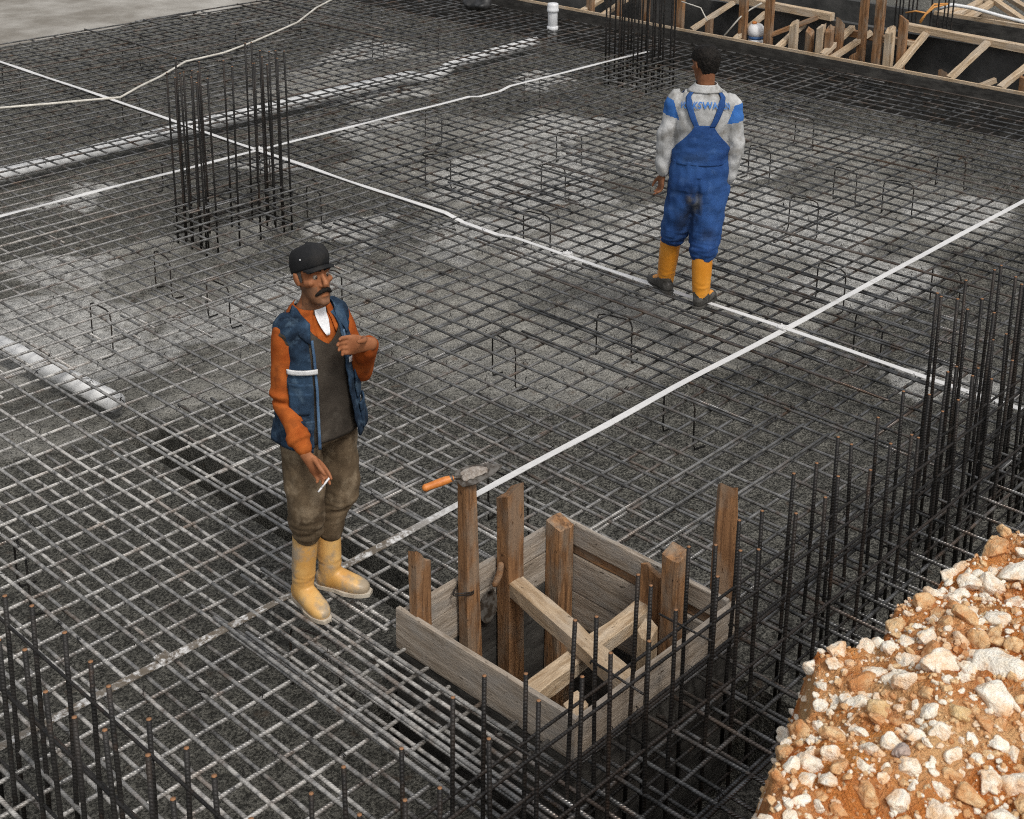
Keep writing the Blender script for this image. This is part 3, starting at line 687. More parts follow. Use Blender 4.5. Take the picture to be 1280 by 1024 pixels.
def m_overall():
    g = NG('blue_overall_cloth'); o = g.coord('obj'); n = g.noise(o, 13, 6, .7)
    c = g.mix(g.ramp(g.noise(o, 3.4, 5, .6), .36, .64), (.018, .052, .17), (.040, .108, .30))
    c = g.mix(g.ramp(g.noise(o, 17, 4, .6), .55, .72, 0, .5), c, (.075, .15, .33))
    for (x, y, z, rx, rz, col, am) in ((.03, -.12, .70, .06, .16, (.022, .024, .028), .9), (-.03, -.1, .58, .05, .12, (.018, .02, .026), .8), (.075, -.12, .74, .035, .07, (.20, .20, .18), .75), (.02, -.12, .77, .028, .04, (.17, .15, .12), .8), (.15, -.1, .52, .06, .06, (.03, .04, .07), .6), (.03, -.1, 1.06, .09, .05, (.03, .05, .10), .6)):
        v = g.n('ShaderNodeVectorMath', operation='SUBTRACT'); v.inputs[1].default_value = (x, y, z); g.l(o, v.inputs[0])
        w_ = g.n('ShaderNodeVectorMath', operation='MULTIPLY'); w_.inputs[1].default_value = (1 / rx, 3, 1 / rz); g.l(v.outputs[0], w_.inputs[0])
        l_ = g.n('ShaderNodeVectorMath', operation='LENGTH'); g.l(w_.outputs[0], l_.inputs[0])
        c = g.mix(g.math('MULTIPLY', g.ramp(g.math('ADD', l_.outputs['Value'], g.math('MULTIPLY', n, 2.2)), 2.3, 1.3), am * .85), c, col)
    g.bump(g.math('ADD', g.noise(o, 420, 2), g.math('MULTIPLY', g.noise(o, 24, 5, .6), 1.6)), .4, .007); return g.set(c, .9, 0, .15)
M_BLUE = m_overall()
M_PATCH = m_cloth('bright_blue_cloth', (.035, .13, .40), (.06, .18, .47), sc=8)
M_LETTER = m_cloth('blue_lettering', (.07, .20, .52), (.09, .24, .56), sc=8)
M_EYE = NG('eye_white').set((.30, .24, .19), .35); M_IRIS = NG('dark_iris').set((.02, .012, .008), .2)

def spin(phi):
    """u = the figure's lateral axis (its left), f = the way it faces"""
    return V((math.cos(phi), math.sin(phi), 0)), V((math.sin(phi), -math.cos(phi), 0))

class Torso:
    """rings (z, cx, cy, half width, half depth front, half depth back)"""
    def __init__(s, rings, phi): s.r = rings; s.u, s.f = spin(phi)
    def at(s, z):
        R = s.r
        if z <= R[0][0]: return R[0][1:]
        for a, b in zip(R, R[1:]):
            if z <= b[0]:
                t = (z - a[0]) / (b[0] - a[0]); t = t * t * (3 - 2 * t) * .5 + t * .5
                return [p + (q - p) * t for p, q in zip(a[1:], b[1:])]
        return R[-1][1:]
    def pt(s, th, z, off=0.0):
        cx, cy, a, bf, bb = s.at(z); sn, cs = math.sin(th), math.cos(th); e = 2 / 2.35
        b = bf if cs > 0 else bb
        return V((cx, cy, z)) + s.u * (a + off) * math.copysign(abs(sn) ** e, sn) + s.f * (b + off) * math.copysign(abs(cs) ** e, cs)
    def add(s, mb, z0, z1, off=0.0, n=28, step=.025):
        k = max(2, int((z1 - z0) / step)); rings = [[s.pt(2 * math.pi * i / n, z0 + (z1 - z0) * j / k, off) for i in range(n)] for j in range(k + 1)]
        mb.ring(rings)
    def patch(s, name, m, parent, z0, z1, th, off, thick=.006, nz=24, nt=20, wr=.004, zt=None, seed=0):
        """sewn panel following the torso; th(t) gives the angle range at height fraction t, zt(s, z) may bend its edges"""
        mb = MB(); G = []
        for j in range(nz + 1):
            t = j / nz; z = z0 + (z1 - z0) * t; a, b = th(t) if callable(th) else th; row = []
            for i in range(nt + 1):
                q = i / nt; zz = z if zt is None else zt(q, t, z); an = a + (b - a) * q
                o = off(t, q) if callable(off) else off
                p0 = s.pt(an, zz, o); w_ = wr * (noise.noise(V((p0.x * 11 + seed, p0.y * 11, p0.z * 16))) + .6 * noise.noise(V((p0.x * 26, p0.y * 26 + seed, p0.z * 34))))
                row.append((s.pt(an, zz, o + w_), s.pt(an, zz, o + w_ - thick)))
            G.append(row)
        W = nt + 1
        for side in (0, 1):
            for row in G: mb.v += [p[side] for p in row]
        N = (nz + 1) * W
        for j in range(nz):
            for i in range(nt):
                a = j * W + i; mb.f.append((a, a + 1, a + W + 1, a + W)); mb.f.append((N + a + W, N + a + W + 1, N + a + 1, N + a))
        ed = [i for i in range(W)] + [j * W + nt for j in range(1, nz + 1)] + [nz * W + i for i in range(nt - 1, -1, -1)] + [j * W for j in range(nz - 1, 0, -1)]
        for a, b in zip(ed, ed[1:] + ed[:1]): mb.f.append((b, a, N + a, N + b))
        mb.mi = [0] * len(mb.f)
        return mb.build(name, m, parent)

def head_mb(mb, M, hair=0.0, lo=None):
    """skull and face; local +x the figure's left, -y the face, z up from the chin; M places it"""
    L = [(-.006, .024, .080, -.035), (.006, .040, .094, .0), (.03, .053, .097, .035), (.065, .063, .094, .066), (.10, .069, .092, .084), (.13, .073, .094, .094), (.16, .0755, .092, .096), (.185, .071, .078, .086), (.207, .055, .054, .066), (.221, .030, .028, .038)]
    n = 24; rings = []
    for (z, w_, f, b) in L:
        yc = (b - f) / 2; hd = (b + f) / 2; R = []
        for k in range(n):
            an = 2 * math.pi * k / n; ca, sa = math.cos(an), math.sin(an)
            R.append(M @ V((math.copysign(abs(ca) ** .9, ca) * (w_ + hair), yc + math.copysign(abs(sa) ** .9, sa) * (hd + hair), z + (hair if z > .2 else 0))))
        rings.append(R)
    mb.ring(rings)
def face_mb(mb, M):
    R3 = M.to_3x3(); ux = R3 @ V((1, 0, 0))
    def L(pts, **k): mb.limb([(*(M @ V(p[:3])), *p[3:]) for p in pts], u=ux, n=10, sub=3, **k)
    L([(0, -.086, .128, .009, .008), (0, -.103, .104, .010, .011), (0, -.117, .084, .0135, .012), (0, -.104, .073, .012, .008)])
    for s in (-1, 1):
        L([(s * .010, -.098, .074, .007, .007), (s * .017, -.094, .077, .007, .006)])
        L([(s * .006, -.094, .134, .008, .007), (s * .03, -.092, .139, .008, .007), (s * .054, -.074, .134, .007, .007)])
        L([(s * .047, -.068, .092, .020, .016), (s * .060, -.04, .09, .014, .02)])
        L([(s * .074, .006, .082, .007, .012), (s * .081, .012, .104, .007, .018), (s * .082, .014, .128, .007, .014)])
    L([(-.024, -.088, .046, .007, .006), (0, -.098, .048, .008, .007), (.024, -.088, .046, .007, .006)])
    L([(-.02, -.088, .036, .007, .006), (0, -.096, .034, .008, .007), (.02, -.088, .036, .007, .006)])
    L([(-.014, -.086, .01, .018, .014), (.014, -.086, .01, .018, .014)])

def hand_mb(mb, W, d, t, curls, thumb=(.5, .7, .35), spread=0.0, sc=1.0):
    """five separate fingers; W wrist, d towards the knuckles, t towards the thumb side; curls bend each finger to the palm"""
    W, d, t = V(W), V(d).normalized(), V(t); t = (t - d * t.dot(d)).normalized(); pn = thumb[3] if len(thumb) > 3 else 1
    nr = d.cross(t) * pn                                   # back of the hand
    q = lambda a, b, c=0.0: W + (d * a + t * b + nr * c) * sc
    mb.limb([(*q(-.02, 0), .026 * sc, .020 * sc), (*q(.02, 0), .030 * sc, .018 * sc), (*q(.06, .002), .038 * sc, .016 * sc), (*q(.088, 0), .039 * sc, .012 * sc)], u=t, n=14)
    for i, (ln, c) in enumerate(zip((.070, .080, .074, .058), curls)):
        p = q(.085 - .004 * abs(i - 1.2), .029 - .0195 * i, .002); an = .08 + .12 * c; dr = (d + t * spread * (1.5 - i) * .1).normalized(); P = [(*(p - d * .02 * sc), .0095 * sc), (*p, .0095 * sc)]
        for k, fr in enumerate((.44, .31, .25)):
            dd = (dr * math.cos(an) - nr * math.sin(an)); p = p + dd * ln * fr * sc; P.append((*p, (.0088, .008, .0068)[k] * sc)); an += c * (.75, .62, .4)[k]
        mb.limb(P, u=t, n=9, sub=3)
    a, b, c = thumb[:3]; td = (d * a + t * b - nr * c).normalized(); p0 = q(.025, .022, -.004); p1 = p0 + td * .042 * sc; p2 = p1 + (td + d * .5).normalized() * .030 * sc; p3 = p2 + (td * .6 + d).normalized() * .024 * sc
    mb.limb([(*p0, .014 * sc), (*p1, .0115 * sc), (*p2, .010 * sc), (*p3, .0075 * sc)], u=t, n=9, sub=3)

def folds(az=.006, ax=.004, fz=38, fx=9, seed=0):
    return lambda c: az * noise.noise(V((c.x * fx + seed, c.y * fx, c.z * fz))) + ax * noise.noise(V((c.x * 22, c.y * 22 + seed, c.z * 12)))

def boot_mb(heel, dr, top, ankle_r=.056, top_r=.070, ln=.285, w_=.050):
    heel, dr, top = V(heel), V(dr).normalized(), V(top); sd = V((-dr.y, dr.x, 0)); up = V((0, 0, 1))
    mb = MB(); ank = heel + dr * .075 + up * .10
    q = lambda a, z: heel + dr * a + up * z
    mb.limb([(*top, top_r, top_r), (*(top.lerp(ank, .45)), top_r * .95, top_r * .98), (*ank, ankle_r, ankle_r * 1.12), (*q(.07, .05), .045, .055)], u=sd, n=18)
    mb.limb([(*q(.035, .048), .040, .046), (*q(.10, .055), .045, .052), (*q(.165, .045), w_, .042), (*q(.225, .036), w_ * .96, .033), (*q(ln - .03, .031), w_ * .72, .026)], u=sd, n=18, e=2.3)
    so_ = MB(); out = [(0.0, .022), (.02, .036), (.06, .039), (.11, .039), (.165, w_ + .004), (.22, w_ + .002), (.26, w_ * .74), (ln, .02)]
    pts = [q(a, 0) - sd * b for a, b in out] + [q(a, 0) + sd * b for a, b in reversed(out)]
    so_.ring([pts, [p + up * .017 for p in pts]])
    return mb, so_

# ------------------------------------------------------------------ man in the denim vest
P1 = at(397, 748, .008); VR = rad(-37.74)
man = thing('person', 'man in black cap, denim vest, orange shirt and pale yellow rubber boots, facing the camera', 'person', P1, VR); man.scale = (.94, .95, 1.0)
PH = rad(35); T1 = Torso([(.72, .035, .03, .160, .122, .122), (.82, .032, .025, .160, .116, .120), (.95, .03, .02, .148, .110, .110), (1.08, .028, .022, .146, .112, .110), (1.22, .022, .03, .150, .114, .110), (1.30, .018, .035, .145, .104, .104), (1.345, .015, .04, .120, .086, .092), (1.385, .015, .035, .085, .066, .075), (1.42, .02, .025, .062, .058, .062), (1.46, .025, .015, .055, .055, .056)], PH)
u1, f1 = T1.u, T1.f
RS, RE, RW = V((-.094, -.048, 1.318)), V((-.118, -.075, 1.03)), V((-.035, -.218, .860))
LS, LE, LW = V((.128, .113, 1.318)), V((.225, .07, 1.075)), V((.262, -.105, 1.262))
HM1 = Matrix.Translation(V((.038, -.005, 1.428))) @ Matrix.Rotation(rad(31), 4, 'Z') @ Matrix.Rotation(rad(-11), 4, 'X') @ Matrix.Diagonal((.93, .96, 1.04, 1))
HR, HL = V((-.05, -.035, .86)), V((.105, .075, .86)); KR, KL = V((-.035, -.075, .50)), V((.128, .065, .52)); BR, BL = V((-.045, -.035, .345)), V((.062, .088, .31))
DR, DL = V((.133, -.22, 0)), V((.232, -.114, 0)); HEELR, HEELL = V((-.105, .045, 0)), V((-.004, .118, 0))
mb = MB(); T1.add(mb, .80, 1.44, -.012)
mb.limb([(*V((.02, .03, 1.36)), .058, .058), (.03, .012, 1.44, .054, .056), (.036, .004, 1.50, .054, .056)], u=u1)
head_mb(mb, HM1); face_mb(mb, HM1)
for A in ((RS, RE, RW), (LS, LE, LW)): mb.limb([(*A[0], .048), (*A[1], .038), (*A[2], .027)], u=(1, 0, 0))
hand_mb(mb, RW + V((.012, -.012, -.03)), (.62, -.20, -.75), (.75, -.1, .6), (.45, .40, .95, 1.1), (.75, .10, .6, -1), sc=.96)
hand_mb(mb, LW + V((.0, -.02, .012)), (-.88, -.34, .16), (.14, .18, .95), (.55, .6, .62, .7), (.35, .1, .85, 1), sc=1.1)
for h, k, b, a in ((HR, KR, BR, HEELR + DR.normalized() * .075), (HL, KL, BL, HEELL + DL.normalized() * .075)): mb.limb([(*h, .075), (*k, .052), (*b, .042), (a.x, a.y, .13, .030, .032)])
me = voxel(mb, .0042, 3, .4); b1 = link('body', me, [M_SKIN1, M_STUB], man)
Mi = HM1.inverted()
for p in me.polygons:
    q = Mi @ p.center
    if -.03 < q.z < .075 and q.y < .03 and not (q.z > .055 and abs(q.x) < .03) and not (abs(q.x) < .02 and q.z > .03) and abs(q.x) < .09: p.material_index = 1
def eyes(M, parent):
    for s in (-1, 1):
        mb = MB(); mb.blob(M @ V((s * .030, -.078, .114)), .0125, 10); e = mb.build('eye', M_EYE, parent)
        mb = MB(); mb.blob(M @ V((s * .030, -.088, .113)), .0058, 8); mb.build('iris', M_IRIS, e)
        mb = MB(); ux = M.to_3x3() @ V((1, 0, 0))
        mb.limb([(*(M @ V((s * .010, -.100, .137))), .004), (*(M @ V((s * .03, -.100, .142))), .005), (*(M @ V((s * .052, -.084, .135))), .003)], u=ux, n=8, sub=3)
        mb.build('eyebrow', M_HAIRB, parent)
eyes(HM1, man)
mb = MB(); ux = HM1.to_3x3() @ V((1, 0, 0))
mb.limb([(*(HM1 @ V(p[:3])), *p[3:]) for p in ((-.040, -.084, .042, .006, .006), (-.02, -.101, .055, .010, .009), (0, -.108, .060, .010, .010), (.02, -.101, .055, .010, .009), (.040, -.084, .042, .006, .006))], u=(0, 0, 1), n=10, sub=4)
mb.build('moustache', M_HAIRB, man)
mb = MB(); head_mb(mb, HM1, .005); me = voxel(mb, .006, 2); bm = bmesh.new(); bm.from_mesh(me)
def keep1(c):
    q = Mi @ c
    return .055 < q.z < .165 and q.y > (-.03 if q.z > .095 else .03) + (.0 if q.z > .08 else .02)
bmesh.ops.delete(bm, geom=[f for f in bm.faces if not keep1(f.calc_center_median())], context='FACES'); bm.to_mesh(me); bm.free()
crease(me, lambda c: .002 * noise.noise(c * 160)); link('hair', me, M_HAIRG, man)
# cap
mb = MB(); n = 28; rings = []
for (z, w_, f, b, ex) in [(.132, .084, .096, .112, 0), (.142, .087, .099, .114, 0), (.168, .091, .104, .116, 0), (.196, .088, .098, .108, 0), (.220, .073, .078, .090, 0), (.232, .047, .048, .06, 0), (.237, .016, .016, .024, 0)]:
    yc, hd = (b - f) / 2, (b + f) / 2
    rings.append([HM1 @ V((w_ * math.cos(2 * math.pi * k / n), yc + hd * math.sin(2 * math.pi * k / n), z - .024 * math.sin(2 * math.pi * k / n) * (1 if z < .17 else .4))) for k in range(n)])
mb.ring(rings); cp = mb.mesh(True, True); crease(cp, lambda c: .003 * noise.noise(c * 30)); cap = link('cap', cp, M_CAP, man)
mb = MB(); top, bot = [], []
for i in range(17):
    a = math.pi + math.pi * i / 16; x = .078 * math.cos(a); dip = -.012 * abs(math.cos(a)) ** 2
    for (lst, dz) in ((top, .004), (bot, 0)):
        lst.append([HM1 @ V((x, -.050, .152 + dz + dip)), HM1 @ V((x * 1.0, -.078 - .025 * abs(math.sin(a)), .154 + dz + dip)), HM1 @ V((x * .92, -.082 - .044 * abs(math.sin(a)), .146 + dz + dip))])
for G, fl in ((top, 0), (bot, 1)):
    b = len(mb.v)
    for r in G: mb.v += r
    for i in range(16):
        for j in range(2):
            q = (b + i * 3 + j, b + (i + 1) * 3 + j, b + (i + 1) * 3 + j + 1, b + i * 3 + j + 1); mb.f.append(q if not fl else q[::-1]); mb.mi.append(0)
for i in range(16): mb.f.append((i * 3 + 2, (i + 1) * 3 + 2, 51 + (i + 1) * 3 + 2, 51 + i * 3 + 2)); mb.mi.append(0)
mb.build('cap_peak', M_CAP, cap)
mb = MB(); mb.blob(HM1 @ V((0, .005, .239)), .008, 8); mb.build('cap_button', M_CAP, cap)
mb = MB(); mb.blob(HM1 @ V((-.078, -.045, .19)), .004, 6); mb.build('cap_eyelet', M_REFL, cap)
# shirt
mb = MB(); T1.add(mb, .84, 1.375, .006)
mb.limb([(*(RS + u1 * .05), .058, .056), (*RS, .062, .062), (*(RS.lerp(RE, .5)), .059, .062), (*RE, .052, .056), (*(RE.lerp(RW, .5)), .047, .049), (*(RE.lerp(RW, .80)), .046, .046), (*(RE.lerp(RW, .86)), .041, .041), (*RW, .039, .037)], u=(.8, .6, 0), n=18)
mb.limb([(*(LS - u1 * .05), .058, .056), (*LS, .060, .060), (*(LS.lerp(LE, .5)), .062, .062), (*LE, .058, .058), (*(LE.lerp(LW, .5)), .054, .052), (*(LE.lerp(LW, .9)), .052, .048), (*LW, .046, .042)], u=(.8, .6, 0), n=18)
me = voxel(mb, .006, 4); crease(me, folds(.0045, .006, 15, 9, 3))
def sl_fold(c, A, B, ts, amp, wd):
    ab = B - A; L = ab.length; t = (c - A).dot(ab) / (L * L)
    return sum(amp * math.exp(-((t - q) * L / wd) ** 2) for q in ts)
crease(me, lambda c: (sl_fold(c, RS, RE, (.93,), .010, .014) - sl_fold(c, RS, RE, (1.02,), .012, .008) if (c - RE).length < .13 else 0) + (sl_fold(c, RE, RW, (.72, .82), .008, .012) if (c - RW).length < .12 else 0))
shirt = link('shirt', me, M_ORANGE, man)
for s in (-1, 1):        # collar leaves
    T1.patch('collar', M_ORANGE, shirt, 1.335, 1.405, (lambda t, s=s: (s * (.26 + .12 * t), s * 2.6)), lambda t, q: .016 - .004 * t, .005, 8, 18, .001, lambda q, t, z: z + .012 * q + (-.035 * (1 - q) ** 3) * (1 - t))
T1.patch('undershirt', M_TEE, man, 1.300, 1.405, lambda t: (-.03 - .27 * t, .03 + .27 * t), lambda t, q: .022 - .010 * t, .004, 10, 12, .0)
# jumper with a V neck and short cap sleeves
def vneck(q, t, z): return z
T1.patch('jumper', M_JUMPER, man, .835, 1.365, (-math.pi, math.pi), lambda t, q: .020 + .012 * (1 - t) ** 2, .005, 40, 96, .005, lambda q, t, z: z - .105 * max(0, 1 - abs(q - .5) / .115) * t ** 4, seed=5)
mb = MB(); mb.limb([(*(RS + u1 * .012 + V((0, 0, .008))), .069, .069), (*(RS + u1 * .008).lerp(RE, .06), .0725, .0725), (*(RS + u1 * .006).lerp(RE, .08), .0725, .0725)], u=(.8, .6, 0), n=18); me = voxel(mb, .005, 4); crease(me, folds(.004, .003)); link('cap_sleeve', me, M_JUMPER, man)
# denim vest
def vth(t):
    o = .50 - .05 * math.sin(t * 3) + (.10 * (t - .85) / .15 if t > .85 else 0)
    return (o - .12, 2 * math.pi - o - .10)
vest = T1.patch('vest', M_DENIM, man, .825, 1.375, vth, lambda t, q: .026 + .030 * (1 - t) ** 1.5 - .010 * max(0, (t - .85) / .15) + .022 * (1 - t) * (abs(q - .5) * 2) ** 6, .008, 44, 72, .009, seed=9)
for sg, s0 in ((1, RS), (-1, LS)):
    mb = MB(); mb.limb([(*(s0 + u1 * .11 * sg + V((0, 0, .024))), .060, .046), (*(s0 + u1 * .06 * sg + V((0, 0, .010))), .074, .066), (*(s0 + u1 * .03 * sg + V((0, 0, .0))), .084, .084), (*(s0 + u1 * .012 * sg + V((0, 0, -.004))), .085, .086)], u=f1, n=20); me = voxel(mb, .005, 4); crease(me, folds(.004, .003)); link('shoulder_panel', me, M_DENIM, vest)
for s in (-1, 1):        # collar, front facings, pockets and tape, each a piece of its own
    A = (lambda a, b, s=s: ((s * a, s * b) if s > 0 else (2 * math.pi - a, 2 * math.pi - b)))
    T1.patch('vest_collar', M_DENIM, vest, 1.335, 1.408, (lambda t, A=A: A(.50 - .02 * t, 1.25 + .5 * t)), lambda t, q: .040 - .012 * t, .006, 8, 12, .002, lambda q, t, z: z - .05 * (1 - q) ** 2 + .01 * q)
    T1.patch('facing', M_DENIML, vest, .828, 1.30, (lambda t, A=A: A(.42, .49)), lambda t, q: .034 + .030 * (1 - t) ** 1.5, .004, 30, 3, .007, seed=9)
    T1.patch('reflective_tape', M_REFL, vest, 1.160, 1.182, (lambda t, A=A: A(.40, 1.28)), .0465, .004, 3, 16, .002)
    T1.patch('pocket_flap', M_DENIM, vest, 1.075, 1.125, (lambda t, A=A: A(.56, 1.25)), .055, .008, 5, 12, .003, seed=2)
    T1.patch('pocket', M_DENIM, vest, .985, 1.085, (lambda t, A=A: A(.58, 1.23)), .058, .008, 8, 12, .006, seed=4)
    T1.patch('pocket_flap', M_DENIM, vest, .925, .965, (lambda t, A=A, s=s: A(.56, 1.27 if s > 0 else 1.0)), .072, .008, 5, 12, .003, seed=7)
    T1.patch('pocket', M_DENIM, vest, .845, .935, (lambda t, A=A, s=s: A(.58, 1.25 if s > 0 else 1.0)), .074, .008, 8, 12, .006, seed=8)
# trousers
mb = MB(); T1.add(mb, .80, .90, .004)
mb.limb([(*HR, .098, .104), (*(HR.lerp(KR, .35)), .095, .100), (*KR, .084, .092), (*(KR.lerp(BR, .45)), .084, .090), (BR.x + .005, BR.y - .01, .385, .080, .084)], u=u1, n=20)
mb.limb([(*HL, .097, .102), (*(HL.lerp(KL, .35)), .094, .10), (*KL, .082, .088), (*(KL.lerp(BL, .55)), .068, .072), (BL.x, BL.y, .285, .066, .069)], u=u1, n=20)
me = voxel(mb, .0065, 4); crease(me, folds(.008, .006, 14, 9, 8))
crease(me, lambda c: .007 * max(0, 1 - abs(c.z - .43) / .14) * noise.noise(V((c.x * 12, c.y * 12, c.z * 48))) - .006 * math.exp(-((c.z - .40 - .2 * c.x) / .012) ** 2))
link('trousers', me, M_TROUS, man)
for h, d, t in ((HEELR, DR, BR + V((.004, 0, .045))), (HEELL, DL, BL)):
    m1, s1 = boot_mb(h, d, t, top_r=.062 if h is HEELR else .060, ankle_r=.050); me = voxel(m1, .006, 4); crease(me, lambda c: .005 * math.exp(-((c.z - .14) / .03) ** 2) * noise.noise(V((c.x * 14, c.y * 14, c.z * 55))) + .002 * noise.noise(c * 14))
    bt = link('boot', me, M_BOOT1, man); s1.build('sole', M_SOLE, bt, smooth=False)
Rm = Matrix.Rotation(VR, 3, 'Z'); ca = V((.070, -.275, .748)); cb = V((.020, -.300, .700))
ca.x *= .94; ca.y *= .95; cb.x *= .94; cb.y *= .95
mb = MB(); mb.tube([P1 + Rm @ ca, P1 + Rm @ (ca.lerp(cb, .7))], .0045, 8); mb.tube([P1 + Rm @ (ca.lerp(cb, .7)), P1 + Rm @ cb], .0042, 8)
mb.build('cigarette', M_WHITE).update_tag(); tag(bpy.data.objects['cigarette'], 'short white cigarette between the fingers of the man in the denim vest', 'cigarette')

# ------------------------------------------------------------------ man in blue overalls, seen from behind
P2 = at(852, 378, .008); VR2 = rad(-54.18)
man2 = thing('person', 'dark haired man in blue bib overalls and pale shirt, seen from behind', 'person', P2, VR2)
T2 = Torso([(.66, .068, .02, .165, .11, .11), (.80, .070, .018, .172, .122, .128), (.92, .072, .015, .172, .125, .128), (1.04, .076, .015, .168, .125, .120), (1.18, .082, .018, .172, .125, .122), (1.31, .084, .02, .182, .118, .118), (1.40, .085, .022, .180, .10, .105), (1.445, .086, .022, .145, .080, .092), (1.485, .088, .02, .09, .064, .075), (1.52, .09, .015, .064, .06, .062), (1.56, .092, .01, .056, .056, .057)], rad(184))
u2, f2_ = T2.u, T2.f
LS, LE, LW = V((-.085, .03, 1.395)), V((-.148, .03, 1.145)), V((-.160, .02, .915))
RS, RE, RW = V((.252, .02, 1.375)), V((.298, .005, 1.115)), V((.262, .04, .875))
HM2 = Matrix.Translation(V((.092, .02, 1.535))) @ Matrix.Rotation(rad(212), 4, 'Z') @ Matrix.Rotation(rad(8), 4, 'X')
HLp, HRp = V((-.008, .02, .82)), V((.152, .02, .82)); KL, KR = V((-.06, .06, .53)), V((.135, .0, .49)); BL, BR = V((-.090, .125, .36)), V((.122, -.035, .355))
mb = MB(); T2.add(mb, .86, 1.52, -.016)
mb.limb([(.086, .02, 1.45, .058, .058), (.09, .012, 1.54, .055, .057), (.092, .012, 1.60, .054, .056)])
head_mb(mb, HM2); face_mb(mb, HM2)
for A in ((RS, RE, RW), (LS, LE, LW)): mb.limb([(*A[0], .05), (*A[1], .04), (*A[2], .028)])
hand_mb(mb, LW + V((-.002, -.0, -.02)), (-.12, .06, -.98), (-.35, .9, .0), (.55, .6, .7, .8), (.7, .35, .4, 1))
hand_mb(mb, RW + V((-.01, .01, -.03)), (-.25, .25, -.93), (0, 1, 0), (.3, .3, .3, .3), (.7, .35, .4, -1))
for h, k, b, a in ((HLp, KL, BL, (-.115, .187)), (HRp, KR, BR, (.124, -.042))): mb.limb([(*h, .08), (*k, .055), (*b, .042), (*a, .13, .030, .032)])
me = voxel(mb, .0045, 3, .4); link('body', me, M_SKIN2, man2); eyes(HM2, man2)
M2i = HM2.inverted(); mb = MB(); head_mb(mb, HM2, .012); me = voxel(mb, .005, 2); bm = bmesh.new(); bm.from_mesh(me)
def keep2(c):
    q = M2i @ c
    if q.z > .175: return True
    if q.y < -.055: return False
    return q.z > (.155 if q.y < -.03 else .10 if q.y < .045 else .048) and not (q.y < .045 and q.z < .14 and q.y > -.03 and abs(q.x) > .06 and q.y < .03)
bmesh.ops.delete(bm, geom=[f for f in bm.faces if not keep2(f.calc_center_median())], context='FACES'); bm.to_mesh(me); bm.free()
crease(me, lambda c: .004 * noise.noise(c * 120) + .003 * noise.noise(c * 40)); link('hair', me, M_HAIRB, man2)
# shirt with blue shoulder patches
mb = MB(); T2.add(mb, .94, 1.50, .006)
for (s0, e0, w0, sg) in ((LS, LE, LW, 1), (RS, RE, RW, -1)):
    mb.limb([(*(s0 + V((.05 * sg, 0, .01))), .070, .068), (*s0, .074, .072), (*(s0.lerp(e0, .5)), .067, .070), (*e0, .060, .064), (*(e0.lerp(w0, .5)), .057, .060), (*(e0.lerp(w0, .88)), .052, .052), (*w0, .044, .044)], n=18)
me = voxel(mb, .0065, 4); crease(me, folds(.006, .007, 15, 10, 21))
crease(me, lambda c: .007 * noise.noise(V((c.x * 9 + c.z * 7, c.y * 9, c.z * 17))) if abs(c.x - .083) > .19 else 0)
sh2 = link('shirt', me, [M_SHIRT, M_PATCH], man2)
for p in me.polygons:
    c = p.center
    for s0, e0, sg in ((LS, LE, -1), (RS, RE, 1)):
        t = (c - s0).dot(e0 - s0) / (e0 - s0).length_squared
        if -.05 < t < .38 and (c.x - s0.x) * sg > .012 - .10 * (t - .1) and (c - s0).length < .16: p.material_index = 1
T2.patch('collar', M_SHIRT, sh2, 1.475, 1.525, (.4, 2 * math.pi - .4), lambda t, q: .014 - .004 * t, .006, 6, 40, .002)
# overalls
mb = MB(); T2.add(mb, .82, 1.03, .020)
mb.limb([(.01, .02, .80, .135, .142), (.145, .02, .80, .135, .142)], u=(0, 0, 1), n=20)
mb.limb([(*(HLp + V((0, 0, .02))), .118, .13), (*(HLp.lerp(KL, .4)), .108, .12), (*KL, .094, .10), (*(KL.lerp(BL, .4)), .088, .094), (BL.x, BL.y, .43, .074, .078)], n=20)
mb.limb([(*(HRp + V((0, 0, .02))), .124, .13), (*(HRp.lerp(KR, .4)), .118, .125), (*KR, .104, .11), (*(KR.lerp(BR, .5)), .098, .10), (BR.x, BR.y, .375, .088, .090)], n=20)
me = voxel(mb, .0075, 4); crease(me, folds(.010, .009, 13, 9, 31))
crease(me, lambda c: .014 * max(0, 1 - abs(c.z - .43) / .13) * noise.noise(V((c.x * 10, c.y * 10, c.z * 44))) - .018 * math.exp(-((c.x - .072) / .012) ** 2) * (.7 if c.y < .05 and .66 < c.z < .92 else 0))
ov = link('overalls', me, M_BLUE, man2)
hw = lambda t: 1.9 * (1 - t) ** 1.5 + .26
T2.patch('back_bib', M_BLUE, ov, 1.005, 1.275, lambda t: (math.pi - hw(t), math.pi + hw(t)), lambda t, q: .019 + .004 * min(1, t * 3), .006, 30, 30, .007, seed=13)
T2.patch('front_bib', M_BLUE, ov, 1.0, 1.30, lambda t: (-.75 + .15 * t, .75 - .15 * t), .024, .006, 16, 16, .005)
for s in (-1, 1):
    T2.patch('strap', M_BLUE, ov, 1.265, 1.478, (lambda t, s=s: (math.pi + s * (.20 + .46 * t + .75 * max(0, t - .72)) - .085 - .06 * t, math.pi + s * (.20 + .46 * t + .75 * max(0, t - .72)) + .085 + .06 * t)), lambda t, q: .023 - .002 * t, .005, 24, 4, .002)
    T2.patch('strap', M_BLUE, ov, 1.28, 1.465, (lambda t, s=s: (s * (.52 + .35 * t) - .12, s * (.52 + .35 * t) + .12)), .022, .005, 14, 4, .002)
